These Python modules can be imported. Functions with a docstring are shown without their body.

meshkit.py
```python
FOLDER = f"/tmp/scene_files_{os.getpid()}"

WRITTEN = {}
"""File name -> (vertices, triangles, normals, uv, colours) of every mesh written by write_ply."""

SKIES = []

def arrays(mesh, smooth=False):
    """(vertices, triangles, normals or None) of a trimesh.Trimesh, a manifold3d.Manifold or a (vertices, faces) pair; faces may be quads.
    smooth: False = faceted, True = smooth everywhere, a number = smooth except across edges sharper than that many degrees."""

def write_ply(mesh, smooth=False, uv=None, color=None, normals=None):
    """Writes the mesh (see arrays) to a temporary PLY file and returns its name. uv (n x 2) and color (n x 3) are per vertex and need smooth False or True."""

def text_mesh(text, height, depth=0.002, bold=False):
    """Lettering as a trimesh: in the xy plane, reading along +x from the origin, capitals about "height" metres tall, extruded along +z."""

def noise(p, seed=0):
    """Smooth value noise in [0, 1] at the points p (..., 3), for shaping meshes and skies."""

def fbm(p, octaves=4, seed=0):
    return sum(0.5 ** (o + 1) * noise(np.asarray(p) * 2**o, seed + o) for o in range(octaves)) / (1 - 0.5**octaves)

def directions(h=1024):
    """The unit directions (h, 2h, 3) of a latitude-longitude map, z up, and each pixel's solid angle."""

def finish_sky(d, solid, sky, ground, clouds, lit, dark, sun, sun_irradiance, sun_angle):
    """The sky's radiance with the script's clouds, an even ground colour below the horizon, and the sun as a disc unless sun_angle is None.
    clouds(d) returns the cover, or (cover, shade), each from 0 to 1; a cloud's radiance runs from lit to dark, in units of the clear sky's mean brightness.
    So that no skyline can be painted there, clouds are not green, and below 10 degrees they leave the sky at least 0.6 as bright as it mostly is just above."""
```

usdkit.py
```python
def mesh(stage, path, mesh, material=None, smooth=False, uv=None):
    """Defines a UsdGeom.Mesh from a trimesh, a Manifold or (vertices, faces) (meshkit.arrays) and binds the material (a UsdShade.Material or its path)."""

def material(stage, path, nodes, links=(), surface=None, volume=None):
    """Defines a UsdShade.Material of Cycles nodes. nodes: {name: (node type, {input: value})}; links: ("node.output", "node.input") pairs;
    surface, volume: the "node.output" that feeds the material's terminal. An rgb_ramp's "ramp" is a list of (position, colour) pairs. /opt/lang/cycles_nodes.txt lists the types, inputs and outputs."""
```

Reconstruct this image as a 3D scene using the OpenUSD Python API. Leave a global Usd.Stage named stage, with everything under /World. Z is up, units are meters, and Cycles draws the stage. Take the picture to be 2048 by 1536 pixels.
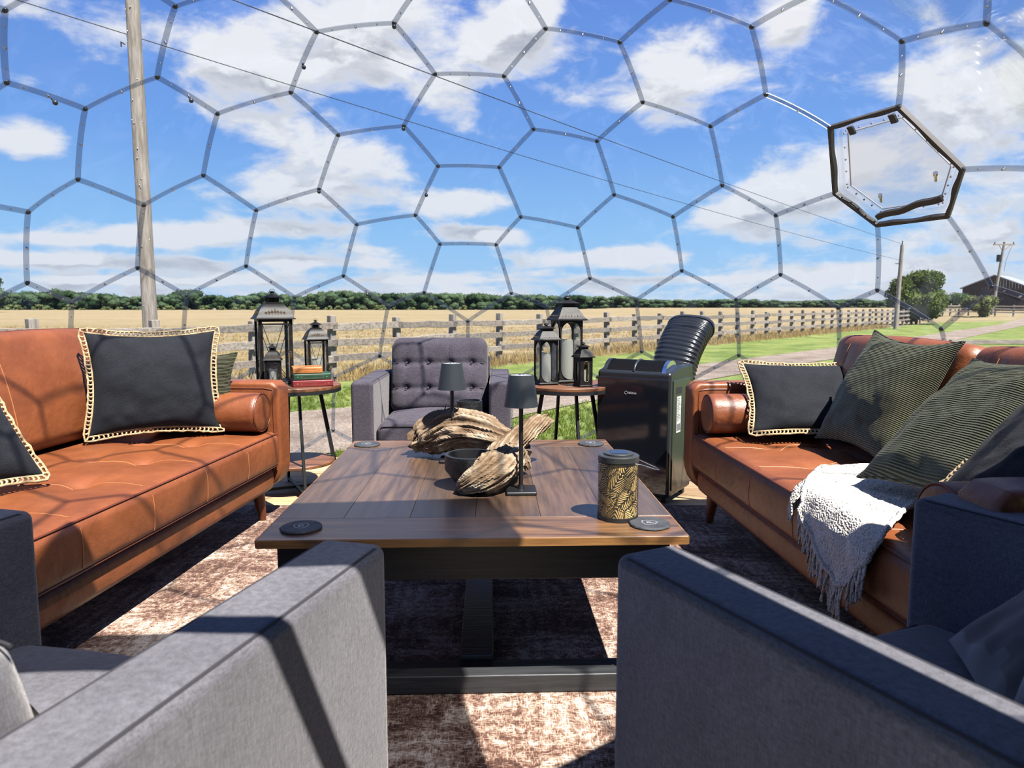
import math, random
import numpy as np, trimesh, usdkit, meshkit
from pxr import Usd, UsdGeom, UsdLux, UsdShade, Gf, Vt, Sdf
from shapely.geometry import Polygon, Point, box as sbox
from shapely import affinity

stage = Usd.Stage.CreateInMemory()
UsdGeom.Xform.Define(stage, '/World')
LOOKS = '/World/Looks'
UsdGeom.Scope.Define(stage, LOOKS)
rnd = np.random.default_rng(7)

# ------------------------------------------------------------------ camera
PITCH = 6.25
camera = UsdGeom.Camera.Define(stage, '/World/camera')
camera.AddTranslateOp().Set((0, 0, 1.0))
camera.AddRotateXOp().Set(90 - PITCH)
camera.CreateHorizontalApertureAttr(36.0)
camera.CreateVerticalApertureAttr(27.0)
camera.CreateFocalLengthAttr(1420 / 2048 * 36.0)
camera.CreateClippingRangeAttr((0.03, 3000.0))
camera.CreateFStopAttr(7.0)
camera.CreateFocusDistanceAttr(2.6)
camera.CreateExposureAttr(0.0)

# ------------------------------------------------------------------ sky
def sky_material():
    N, L = {}, []
    cnt = [0]
    def node(kind, **inp):
        cnt[0] += 1
        n = f'n{cnt[0]}'
        N[n] = (kind, inp)
        return n
    def link(a, b): L.append((a, b))
    def math_(t, a, b=None, c=None, clamp=False):
        n = node('math', math_type=t, use_clamp=clamp)
        for v, s in ((a, 'value1'), (b, 'value2'), (c, 'value3')):
            if v is None: continue
            if isinstance(v, str): link(v, f'{n}.{s}')
            else: N[n][1][s] = float(v)
        return n + '.value'
    def smooth(v, a, b, x=0.0, y=1.0):
        n = node('map_range', range_type='smoothstep', from_min=a, from_max=b, to_min=x, to_max=y, clamp=True)
        link(v, n + '.value')
        return n + '.result'
    def mixc(f, a, b):
        n = node('mix', mix_type='mix')
        for v, s in ((f, 'fac'), (a, 'color1'), (b, 'color2')):
            if isinstance(v, str): link(v, f'{n}.{s}')
            elif s == 'fac': N[n][1][s] = float(v)
            else: N[n][1][s] = v
        return n + '.color'
    tc = node('texture_coordinate')
    sep = node('separate_xyz'); link(tc + '.generated', sep + '.vector')
    sx, sy, sz = (f'{sep}.{k}' for k in 'xyz')
    el = math_('arcsine', sz)
    az = math_('arctan2', sx, sy)
    # cumulus banks seen over the field: (azimuth deg, elevation deg, half width, half height, weight)
    banks = BANKS
    def cover(lift):
        zz = math_('add', sz, 0.13 + lift)
        k = math_('divide', 1.0, math_('maximum', zz, 0.05))
        cx = node('combine_xyz')
        link(math_('multiply', sx, k), cx + '.x'); link(math_('multiply', sy, k), cx + '.y'); N[cx][1]['z'] = 0.37
        nz = node('noise_texture', scale=1.7, detail=9.0, roughness=0.56, lacunarity=2.1, distortion=0.25); link(cx + '.vector', nz + '.vector')
        nb = node('noise_texture', scale=0.55, detail=2.0, roughness=0.5); link(cx + '.vector', nb + '.vector')
        # round billows in angle space, for the puffy tops
        an = node('combine_xyz'); link(math_('multiply', az, 1.0), an + '.x'); link(math_('multiply', math_('add', el, lift), 1.9), an + '.y')
        np_ = node('noise_texture', scale=11.0, detail=8.0, roughness=0.58, distortion=0.3); link(an + '.vector', np_ + '.vector')
        f = math_('add', math_('multiply', math_('subtract', nz + '.fac', 0.5), 0.62), math_('multiply', math_('subtract', nb + '.fac', 0.5), 0.30))
        f = math_('add', f, math_('multiply', math_('subtract', np_ + '.fac', 0.5), 1.05))
        tot = None
        for (ba, be, bw, bh, wt) in banks:
            v = node('combine_xyz')
            link(math_('multiply', math_('subtract', az, math.radians(ba)), 1 / math.radians(bw)), v + '.x')
            link(math_('multiply', math_('subtract', math_('add', el, lift), math.radians(be)), 1 / math.radians(bh)), v + '.y')
            ln = node('vector_math', math_type='length'); link(v + '.vector', ln + '.vector1')
            b = smooth(ln + '.value', 0.0, 1.25, wt, 0.0)
            tot = b if tot is None else math_('add', tot, b)
        # broken cloud everywhere, denser and flatter towards the horizon
        low = smooth(el, 0.0, 0.17, 0.15, -0.21)
        high = smooth(el, 0.55, 0.9, 0.0, 0.16)
        f = math_('add', math_('add', math_('add', f, math_('minimum', tot, 0.55)), low), high)
        return f
    f0 = cover(0.0)
    f1 = cover(0.035)
    dens = smooth(f0, -0.05, 0.24)
    thick = smooth(f0, 0.02, 0.45)
    rise = smooth(math_('subtract', f1, f0), -0.11, 0.10)      # thicker overhead: we look at the cloud's base
    shade = math_('multiply', thick, rise, clamp=True)
    ccol = mixc(shade, (0.86, 0.87, 0.90), (0.40, 0.43, 0.50))
    hz = smooth(el, 0.0, 0.35)
    ccol = mixc(hz, mixc(0.35, ccol, (0.56, 0.66, 0.82)), ccol)
    ramp = node('rgb_ramp', ramp=[(0.0, (0.42, 0.65, 0.90)), (0.08, (0.29, 0.56, 0.92)), (0.18, (0.17, 0.38, 0.84)), (0.34, (0.105, 0.25, 0.72)), (1.0, (0.06, 0.15, 0.52))])
    elr = smooth(el, 0.0, 1.2)
    N[elr.split('.')[0]][1]['range_type'] = 'linear'
    link(elr, ramp + '.fac')
    sky = mixc(math_('multiply', dens, 0.97), ramp + '.color', ccol)
    gsel = smooth(sz, -0.02, 0.0)
    sky = mixc(gsel, (0.16, 0.15, 0.09), sky)
    bg = node('background_shader', strength=SKY_STRENGTH)
    link(sky, bg + '.color')
    return usdkit.material(stage, LOOKS + '/sky_look', N, L, surface=bg + '.background')

def _bank(px, py, rx, ry, wt):
    """A cloud bank of the photograph, as azimuth, elevation and half sizes in degrees."""
    x, y = (px - 1024) / 1420, (py - 768) / 1420
    p = math.radians(PITCH)
    d = np.array([x, math.cos(p) - math.sin(p) * y, -math.sin(p) - math.cos(p) * y])
    d /= np.linalg.norm(d)
    return (math.degrees(math.atan2(d[0], d[1])), math.degrees(math.asin(d[2])), math.degrees(rx / 1420), math.degrees(ry / 1420), wt)

BANKS = [_bank(*b) for b in (
    (760, 60, 380, 130, .55), (500, 165, 170, 105, .50), (670, 318, 215, 90, .60), (55, 285, 95, 42, .55), (130, 170, 150, 60, .22),
    (1330, 165, 230, 120, .48), (1050, 60, 120, 110, .40), (1960, 230, 190, 190, .55), (1590, 45, 75, 75, .38), (1500, 410, 190, 70, .48),
    (930, 402, 170, 38, .55), (970, 466, 140, 26, .55), (560, 400, 220, 55, .42), (330, 470, 160, 26, .48), (1990, 468, 90, 28, .5),
    (1650, 350, 190, 90, .42), (560, 458, 240, 20, .34), (1210, 515, 200, 24, .42), (170, 30, 190, 60, .28), (1700, 540, 180, 22, .3),
    (920, 215, 120, 75, .28), (160, 520, 240, 16, .30), (640, 525, 200, 13, .28), (300, 562, 260, 9, .24), (850, 560, 180, 8, .2), (1300, 560, 260, 9, .22), (120, 478, 130, 12, .25), (1200, 300, 120, 80, -.30), (330, 330, 150, 90, -.2),
    (1080, 410, 110, 60, -.25), (940, 530, 110, 30, -.12), (1230, 420, 160, 60, -.25), (260, 250, 110, 100, -.2), (1420, 290, 110, 60, -.15))]
SKY_STRENGTH = 1.0
sky = UsdLux.DomeLight.Define(stage, '/World/sky_dome')
UsdShade.MaterialBindingAPI.Apply(sky.GetPrim()).Bind(sky_material())

# ------------------------------------------------------------------ sun
SUN = np.array([0.38, -0.44, 1.0]); SUN /= np.linalg.norm(SUN)
sun = UsdLux.DistantLight.Define(stage, '/World/sun')
sun.CreateIntensityAttr(5.0)
sun.CreateNormalizeAttr(True)
sun.CreateAngleAttr(0.55)
sun.CreateColorAttr(Gf.Vec3f(1.0, 0.95, 0.88))
_x = np.cross([0, 1, 0], SUN); _x /= np.linalg.norm(_x); _y = np.cross(SUN, _x)
sun.AddTransformOp().Set(Gf.Matrix4d(*_x, 0, *_y, 0, *SUN, 0, 0, 0, 0, 1))

# ------------------------------------------------------------------ helpers
USED = {}
def numbered(path):
    n = USED.get(path, -1) + 1
    USED[path] = n
    return path if n == 0 else f'{path}_{n:03d}'

def tag(prim, label=None, cat=None, group=None, kind=None):
    for k, v in (('label', label), ('category', cat), ('group', group), ('kind', kind)):
        if v: prim.SetCustomDataByKey(k, v)
    return prim

def thing(name, label, cat, loc=(0, 0, 0), rotz=0.0, group=None, kind=None):
    x = UsdGeom.Xform.Define(stage, numbered('/World/' + name))
    x.AddTranslateOp().Set(tuple(float(v) for v in loc))
    if rotz: x.AddRotateZOp().Set(float(rotz))
    return tag(x.GetPrim(), label, cat, group, kind)

def part(parent, name, mesh, mat, smooth=30, label=None, kind=None):
    base = str(parent.GetPath()) if not isinstance(parent, str) else parent
    m = usdkit.mesh(stage, numbered(base + '/' + name), mesh, mat, smooth=smooth)
    return tag(m.GetPrim(), label, None, None, kind)

def solo(name, mesh, mat, label, cat, group=None, smooth=30, kind=None):
    return tag(part('/World', name, mesh, mat, smooth), label, cat, group, kind)

def struct(name, mesh, mat, smooth=30):
    return tag(part('/World', name, mesh, mat, smooth), kind='structure')

def copy_thing(src, name, loc, rotz, label, cat=None, group=None, scale=None):
    x = UsdGeom.Xform.Define(stage, numbered('/World/' + name))
    p = x.GetPrim()
    p.GetReferences().AddInternalReference(src.GetPath())
    x.ClearXformOpOrder()
    x.AddTranslateOp(opSuffix='place').Set(tuple(float(v) for v in loc))
    x.AddRotateZOp(opSuffix='place').Set(float(rotz))
    if scale is not None: x.AddScaleOp(opSuffix='place').Set(tuple(float(v) for v in scale))
    p.SetInstanceable(True)
    return tag(p, label, cat, group)

cat_ = trimesh.util.concatenate
def T(m, x=0, y=0, z=0):
    m = m.copy(); m.apply_translation((x, y, z)); return m
def Rm(axis, deg): return trimesh.transformations.rotation_matrix(math.radians(deg), axis)
def rot(m, axis, deg):
    m = m.copy(); m.apply_transform(Rm(axis, deg)); return m
def box(x0, x1, y0, y1, z0, z1):
    m = trimesh.creation.box((x1 - x0, y1 - y0, z1 - z0)); m.apply_translation(((x0 + x1) / 2, (y0 + y1) / 2, (z0 + z1) / 2)); return m
def cyl(r, h, n=24, r2=None):
    """A cylinder or cone frustum standing on z = 0."""
    return lathe([(0, 0), (r, 0), (r if r2 is None else r2, h), (0, h)], n)
def lathe(prof, n=32):
    prof = np.asarray(prof, float)
    a = np.arange(n) * 2 * np.pi / n
    v = np.stack([prof[:, None, 0] * np.cos(a), prof[:, None, 0] * np.sin(a), np.repeat(prof[:, 1:2], n, 1)], -1).reshape(-1, 3)
    f = []
    for i in range(len(prof) - 1):
        for j in range(n):
            k = (j + 1) % n
            A, B, C, D_ = i * n + j, i * n + k, (i + 1) * n + k, (i + 1) * n + j
            if prof[i, 0] > 1e-9: f.append((A, B, C))
            if prof[i + 1, 0] > 1e-9: f.append((A, C, D_))
    m = trimesh.Trimesh(v, f, process=False)
    m.merge_vertices(digits_vertex=7)
    m.update_faces(m.nondegenerate_faces())
    return m
def tube(path, r, n=8, closed=False, flat=None):
    """A tube along a path; r a radius or one per point; flat = (a, b) scales the two cross axes."""
    P = np.asarray(path, float)
    m = len(P)
    r = np.broadcast_to(np.asarray(r, float), (m,))
    t = (np.roll(P, -1, 0) - np.roll(P, 1, 0)) if closed else np.gradient(P, axis=0)
    t /= np.maximum(np.linalg.norm(t, axis=1, keepdims=True), 1e-12)
    u = np.cross(t[0], [0, 0, 1.0])
    if np.linalg.norm(u) < 1e-3: u = np.cross(t[0], [0, 1.0, 0])
    u /= np.linalg.norm(u)
    V = []
    a = np.arange(n) * 2 * np.pi / n
    fa, fb = flat or (1, 1)
    for i in range(m):
        u = u - t[i] * (u @ t[i]); u /= np.linalg.norm(u)
        w = np.cross(t[i], u)
        V.append(P[i] + r[i] * (fa * np.cos(a)[:, None] * u + fb * np.sin(a)[:, None] * w))
    V = np.vstack(V)
    F = []
    rows = m if closed else m - 1
    for i in range(rows):
        b = ((i + 1) % m) * n
        for j in range(n):
            k = (j + 1) % n
            F += [(i * n + j, i * n + k, b + k), (i * n + j, b + k, b + j)]
    if not closed:
        V = np.vstack([V, P[0], P[-1]])
        for j in range(n):
            k = (j + 1) % n
            F += [(len(V) - 2, k, j), (len(V) - 1, (m - 1) * n + j, (m - 1) * n + k)]
    return trimesh.Trimesh(V, F, process=False)
def bar(a, b, r, n=6): return tube([a, b], r, n)
def loft(loops, cap=True):
    """Closed loops of equal point counts joined into a skin."""
    L = [np.asarray(l, float) for l in loops]
    n = len(L[0]); V = np.vstack(L); F = []
    for i in range(len(L) - 1):
        for j in range(n):
            k = (j + 1) % n
            F += [(i * n + j, i * n + k, (i + 1) * n + k), (i * n + j, (i + 1) * n + k, (i + 1) * n + j)]
    if cap:
        V = np.vstack([V, L[0].mean(0), L[-1].mean(0)])
        for j in range(n):
            k = (j + 1) % n
            F += [(len(V) - 2, k, j), (len(V) - 1, (len(L) - 1) * n + j, (len(L) - 1) * n + k)]
    return trimesh.Trimesh(V, F, process=False)
def extrude(poly, h, z=0.0):
    gs = getattr(poly, 'geoms', [poly])
    m = cat_([trimesh.creation.extrude_polygon(g, h, engine='earcut') for g in gs]); m.apply_translation((0, 0, z)); return m
def rbox(sx, sy, sz, r, step=0.05, fn=None, k=4):
    """A rounded box centred on the origin, gridded finely enough to be pushed about by fn(points)."""
    r = min(r, sx / 2 - 1e-4, sy / 2 - 1e-4, sz / 2 - 1e-4)
    def samples(h):
        c = h - r
        arc = c + r * np.tan(np.linspace(0, np.pi / 4, k + 1))
        n = max(1, int(math.ceil(2 * c / step)))
        return np.concatenate([-arc[::-1], np.linspace(-c, c, n + 1)[1:-1], arc])
    H = np.array([sx, sy, sz]) / 2
    V, F, base = [], [], 0
    for ax in range(3):
        b, c = (ax + 1) % 3, (ax + 2) % 3
        ub, uc = samples(H[b]), samples(H[c])
        gb, gc = np.meshgrid(ub, uc, indexing='ij')
        for s in (-1, 1):
            P = np.zeros(gb.shape + (3,)); P[..., ax] = s * H[ax]; P[..., b] = gb; P[..., c] = gc
            nb, nc = gb.shape
            idx = np.arange(nb * nc).reshape(nb, nc) + base
            q = np.stack([idx[:-1, :-1], idx[1:, :-1], idx[1:, 1:], idx[:-1, 1:]], -1).reshape(-1, 4)
            if s < 0: q = q[:, ::-1]
            F += [q[:, [0, 1, 2]], q[:, [0, 2, 3]]]
            V.append(P.reshape(-1, 3)); base += nb * nc
    V = np.vstack(V)
    I = np.clip(V, -(H - r), H - r)
    d = V - I
    V = I + d / np.maximum(np.linalg.norm(d, axis=1, keepdims=True), 1e-9) * r
    m = trimesh.Trimesh(V, np.vstack(F), process=False)
    m.merge_vertices(digits_vertex=5)
    m.update_faces(m.nondegenerate_faces())
    if fn is not None: m.vertices = fn(np.array(m.vertices))
    return m
def noise3(p, scale, octaves=3, seed=0): return meshkit.fbm(np.asarray(p) * scale + 37.0, octaves, seed) - 0.5

# ------------------------------------------------------------------ materials
def mat(name, c1, c2=None, scale=6.0, stretch=(1, 1, 1), rough=0.5, bump=None, detail=4.0, nrough=0.55, ramp=(0.35, 0.65), world=False, fine=None, **kw):
    """Principled with a two-tone noise colour; bump = (noise scale, strength, distance[, stretch]); fine = (scale, amount) adds thread-size speckle."""
    N = {'p': ('principled_bsdf', {'roughness': rough, **kw}), 'tc': ('texture_coordinate', {}), 'geo': ('geometry', {})}
    L = []
    src = 'geo.position' if world else 'tc.object'
    if c2 is None: N['p'][1]['base_color'] = c1
    else:
        N['mp'] = ('mapping', {'scale': stretch}); L.append((src, 'mp.vector'))
        N['nz'] = ('noise_texture', {'scale': scale, 'detail': detail, 'roughness': nrough}); L.append(('mp.vector', 'nz.vector'))
        N['rp'] = ('rgb_ramp', {'ramp': [(ramp[0], c1), (ramp[1], c2)]}); L.append(('nz.fac', 'rp.fac'))
        out = 'rp.color'
        if fine:
            N['nf'] = ('noise_texture', {'scale': fine[0], 'detail': 1.0}); L.append((src, 'nf.vector'))
            N['mr'] = ('map_range', {'from_min': 0.3, 'from_max': 0.7, 'to_min': 1 - fine[1], 'to_max': 1 + fine[1], 'clamp': True}); L.append(('nf.fac', 'mr.value'))
            N['mm'] = ('mix', {'mix_type': 'multiply', 'fac': 1.0}); L += [(out, 'mm.color1'), ('mr.result', 'mm.color2')]
            out = 'mm.color'
        L.append((out, 'p.base_color'))
    if bump:
        N['bm'] = ('mapping', {'scale': bump[3] if len(bump) > 3 else (1, 1, 1)}); L.append((src, 'bm.vector'))
        N['bn'] = ('noise_texture', {'scale': bump[0], 'detail': 3.0}); L.append(('bm.vector', 'bn.vector'))
        N['bu'] = ('bump', {'strength': bump[1], 'distance': bump[2]}); L += [('bn.fac', 'bu.height'), ('bu.normal', 'p.normal')]
    return usdkit.material(stage, LOOKS + '/' + name, N, L, surface='p.BSDF')

ALBEDO = 0.45
def srgb(r, g, b):
    c = np.array([r, g, b]) / 255.0
    return tuple(float(v) * ALBEDO for v in np.where(c <= 0.04045, c / 12.92, ((c + 0.055) / 1.055) ** 2.4))

def pane_mat(name, tint=(1, 1, 1), smudge=0.0, ior=1.35, rough=0.02, scale=2.0, gloss=1.0):
    """See-through sheet: straight transparency, a fresnel reflection, and faint whitish wipe marks that catch the light."""
    N = {'t': ('transparent_bsdf', {'color': tint}), 'g': ('glossy_bsdf', {'color': (0.9, 0.9, 0.9), 'roughness': rough}), 'f': ('fresnel', {'IOR': ior}), 'fm': ('math', {'math_type': 'multiply', 'value2': gloss}), 'm': ('mix_closure', {})}
    L = [('f.fac', 'fm.value1'), ('fm.value', 'm.fac'), ('t.BSDF', 'm.closure1'), ('g.BSDF', 'm.closure2')]
    out = 'm.closure'
    if smudge > 0:
        N['geo'] = ('geometry', {})
        N['n1'] = ('noise_texture', {'scale': scale, 'detail': 6.0, 'roughness': 0.7, 'distortion': 2.5})
        N['mr'] = ('map_range', {'from_min': 0.52, 'from_max': 0.80, 'to_min': 0.006, 'to_max': smudge, 'clamp': True})
        N['d'] = ('translucent_bsdf', {'color': (0.9, 0.9, 0.92)})
        N['m2'] = ('mix_closure', {})
        L += [('geo.position', 'n1.vector'), ('n1.fac', 'mr.value'), ('mr.result', 'm2.fac'), (out, 'm2.closure1'), ('d.BSDF', 'm2.closure2')]
        out = 'm2.closure'
    return usdkit.material(stage, LOOKS + '/' + name, N, L, surface=out)

# ================================================================== ground outside
def ground_z(x, y):
    x, y = np.asarray(x, float), np.asarray(y, float)
    s = lambda t: np.clip(t, 0, 1) ** 2 * (3 - 2 * np.clip(t, 0, 1))
    return -0.27 + 0.75 * s((y - 44) / 42) * s((x - 16) / 24)

def sheet(poly, dz, step, mat_, name):
    """A patch of ground following the land, as a thin slab."""
    m = trimesh.creation.triangulate_polygon(poly, engine='earcut')
    v = np.c_[m[0], np.zeros(len(m[0]))]
    v, f = trimesh.remesh.subdivide_to_size(v, m[1], step, max_iter=12)
    v[:, 2] = ground_z(v[:, 0], v[:, 1]) + dz
    return struct(name, trimesh.Trimesh(v, f), mat_, smooth=True)

grass_mat = mat('lawn_look', srgb(92, 114, 52), srgb(150, 160, 92), scale=0.9, detail=9, nrough=0.7, rough=0.9, bump=(45, 0.7, 0.03), world=True, fine=(60, 0.45), specular_ior_level=0.1)
gravel_mat = mat('gravel_look', srgb(126, 112, 102), srgb(178, 163, 150), scale=1.2, detail=10, nrough=0.75, rough=0.95, bump=(70, 0.8, 0.03), world=True, fine=(38, 0.35), specular_ior_level=0.15)
field_mat = usdkit.material(stage, LOOKS + '/field_look', {
    'geo': ('geometry', {}), 'mp': ('mapping', {'rotation': (0, 0, math.radians(8)), 'scale': (0.05, 1, 1)}),
    'mq': ('mapping', {'scale': (0.4, 1.6, 1)}),
    'n1': ('noise_texture', {'scale': 0.9, 'detail': 6.0, 'roughness': 0.7}), 'n2': ('noise_texture', {'scale': 1.7, 'detail': 8.0, 'roughness': 0.75}),
    'n3': ('noise_texture', {'scale': 0.03, 'detail': 3.0}),
    'r1': ('rgb_ramp', {'ramp': [(0.28, srgb(126, 110, 82)), (0.5, srgb(170, 152, 120)), (0.72, srgb(200, 185, 150))]}),
    'm1': ('mix', {'mix_type': 'mix', 'fac': 0.45}), 'r2': ('rgb_ramp', {'ramp': [(0.3, (0.5, 0.5, 0.5)), (0.6, (1.0, 1.0, 1.0))]}),
    'mm': ('mix', {'mix_type': 'multiply', 'fac': 0.55}), 'bu': ('bump', {'strength': 0.8, 'distance': 0.12}),
    'r3': ('rgb_ramp', {'ramp': [(0.40, (0.86, 0.9, 0.78)), (0.6, (1, 1, 1))]}), 'm3': ('mix', {'mix_type': 'multiply', 'fac': 0.6}),
    'p': ('principled_bsdf', {'roughness': 0.95, 'specular_ior_level': 0.1})},
    [('geo.position', 'mp.vector'), ('geo.position', 'mq.vector'), ('mp.vector', 'n1.vector'), ('mq.vector', 'n2.vector'), ('geo.position', 'n3.vector'), ('n3.fac', 'r3.fac'),
     ('n1.fac', 'm1.color1'), ('n2.fac', 'm1.color2'), ('m1.color', 'r1.fac'), ('n2.fac', 'r2.fac'), ('r1.color', 'mm.color1'), ('r2.color', 'mm.color2'),
     ('mm.color', 'm3.color1'), ('r3.color', 'm3.color2'), ('m3.color', 'p.base_color'), ('n2.fac', 'bu.height'), ('bu.normal', 'p.normal')], surface='p.BSDF')

FDIR = np.array([0.637, 0.771]); FDIR /= np.linalg.norm(FDIR)
FORG = np.array([-3.2, 12.2])
def fence_pt(t, off=0.0): return FORG + FDIR * t + np.array([-FDIR[1], FDIR[0]]) * off
FENCE_END = fence_pt(53.0)
NEAR = [tuple(fence_pt(-45, -0.35)), tuple(fence_pt(53, -0.35)), (60, 62), (110, 96), (190, 120), (190, -60), (-60, -60)]
sheet(Polygon([(-330, -80), (520, -80), (520, 420), (-330, 420)]), -0.02, 40, field_mat, 'ground_field')
sheet(Polygon(NEAR), 0.0, 6, grass_mat, 'ground_lawn')
ROAD = Polygon([(-30, -3), (-9, 5.6), (-2.73, 8.35), (-2.0, 8.85), (.25, 9.8), (2.0, 12.2), (4.2, 15.6), (13.4, 25.6), (24, 38), (43, 60), (72, 92),
                (84, 84), (50, 60), (36, 49.5), (15.2, 25), (6.0, 15.2), (3.3, 12.1), (1.2, 9.6), (.21, 8.3), (-.6, 6.9), (-1.44, 6.15), (-1.9, 5.75), (-6.5, 3.2), (-20, -6)])
sheet(ROAD, 0.012, 4, gravel_mat, 'ground_gravel_road')

# ================================================================== deck
deck_mat = [mat(f'deck_look_{i}', a, b, scale=2.2, stretch=(1.2, 16, 16), detail=7, rough=0.7, bump=(14, 0.25, 0.004, (1, 14, 14))) for i, (a, b) in enumerate((
    (srgb(196, 158, 112), srgb(222, 188, 142)), (srgb(186, 148, 104), srgb(214, 180, 134)), (srgb(204, 168, 122), srgb(228, 198, 154))))]
DC = np.array([-0.1344, 2.4029, 0.1124]); DR = 2.4
floor = UsdGeom.Xform.Define(stage, '/World/floor').GetPrim(); tag(floor, kind='structure')
y0 = DC[1] - 2.56
k = 0
while y0 < DC[1] + 2.5:
    y1 = y0 + 0.138
    ym = max(abs(y0 - DC[1]), abs(y1 - DC[1]))
    hw = math.sqrt(max(2.55 ** 2 - ym ** 2, 0.16))
    j = rnd.uniform(-0.02, 0.02)
    part(floor, 'plank', T(rbox(2 * hw, 0.133, 0.03, 0.004, step=9, k=1), DC[0] + j, (y0 + y1) / 2, -0.0165 + rnd.uniform(-0.0012, 0.0012)), deck_mat[k % 3])
    y0 = y1; k += 1
part(floor, 'rim_joist', lathe([(2.50, -0.25), (2.53, -0.25), (2.53, -0.032), (2.50, -0.032), (2.50, -0.25)], 72).apply_translation((DC[0], DC[1], 0)), deck_mat[1])

# ================================================================== dome: hexagon panels of a frequency-five icosahedral dome
ico = trimesh.creation.icosahedron()
iv = ico.vertices / np.linalg.norm(ico.vertices[0])
DROT = np.array([[0.848524, 0.453444, -0.272756], [-0.52915, 0.72454, -0.441635], [-0.002634, 0.519067, 0.854729]])
G, TRI = [], []
gid = {}
def geo_id(v):
    key = tuple(np.round(v, 4) + 0.0)
    if key not in gid: gid[key] = len(G); G.append(v)
    return gid[key]
for f_ in ico.faces:
    a, b, c = iv[f_]
    P = {(i, j): geo_id((lambda v: v / np.linalg.norm(v))(a * i + b * j + c * (5 - i - j))) for i in range(6) for j in range(6 - i)}
    for i in range(5):
        for j in range(5 - i):
            TRI.append((P[i, j], P[i + 1, j], P[i, j + 1]))
            if i + j < 4: TRI.append((P[i + 1, j], P[i, j + 1], P[i + 1, j + 1]))
G = np.array(G)
NODE = []
for a, b, c in TRI:
    n = np.cross(G[b] - G[a], G[c] - G[a]); n /= np.linalg.norm(n)
    NODE.append(n * np.sign(n @ G[a]))
NODE = np.array(NODE) @ DROT.T * DR + DC
GC = G @ DROT.T
CELL = []
for g in range(len(G)):
    ids = [i for i, t in enumerate(TRI) if g in t]
    n = GC[g]; u = np.cross(n, [0.3, 0.2, 0.9]); u /= np.linalg.norm(u); w = np.cross(n, u)
    q = NODE[ids] - NODE[ids].mean(0)
    CELL.append([ids[i] for i in np.argsort(np.arctan2(q @ w, q @ u))])
def is_door(g):
    c = NODE[CELL[g]].mean(0)
    return c[1] < 1.0 and abs(c[0] + 0.05) < 0.62 and c[2] < 1.95
DOOR = {g for g in range(len(G)) if is_door(g)}
EDGE = {}
for g, cell in enumerate(CELL):
    for i in range(len(cell)):
        e = tuple(sorted((cell[i], cell[(i + 1) % len(cell)])))
        EDGE.setdefault(e, []).append(g)
cam_dir = np.array([0, math.cos(math.radians(PITCH)), -math.sin(math.radians(PITCH))]); cam_up = np.array([0, math.sin(math.radians(PITCH)), math.cos(math.radians(PITCH))])
def in_frame(p, m=0.04):
    q = np.asarray(p) - (0, 0, 1.0); d = q @ cam_dir
    return d > 0.3 and abs(q[0] / d) < 1024 / 1420 + m and abs(q @ cam_up / d) < 768 / 1420 + m

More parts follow.
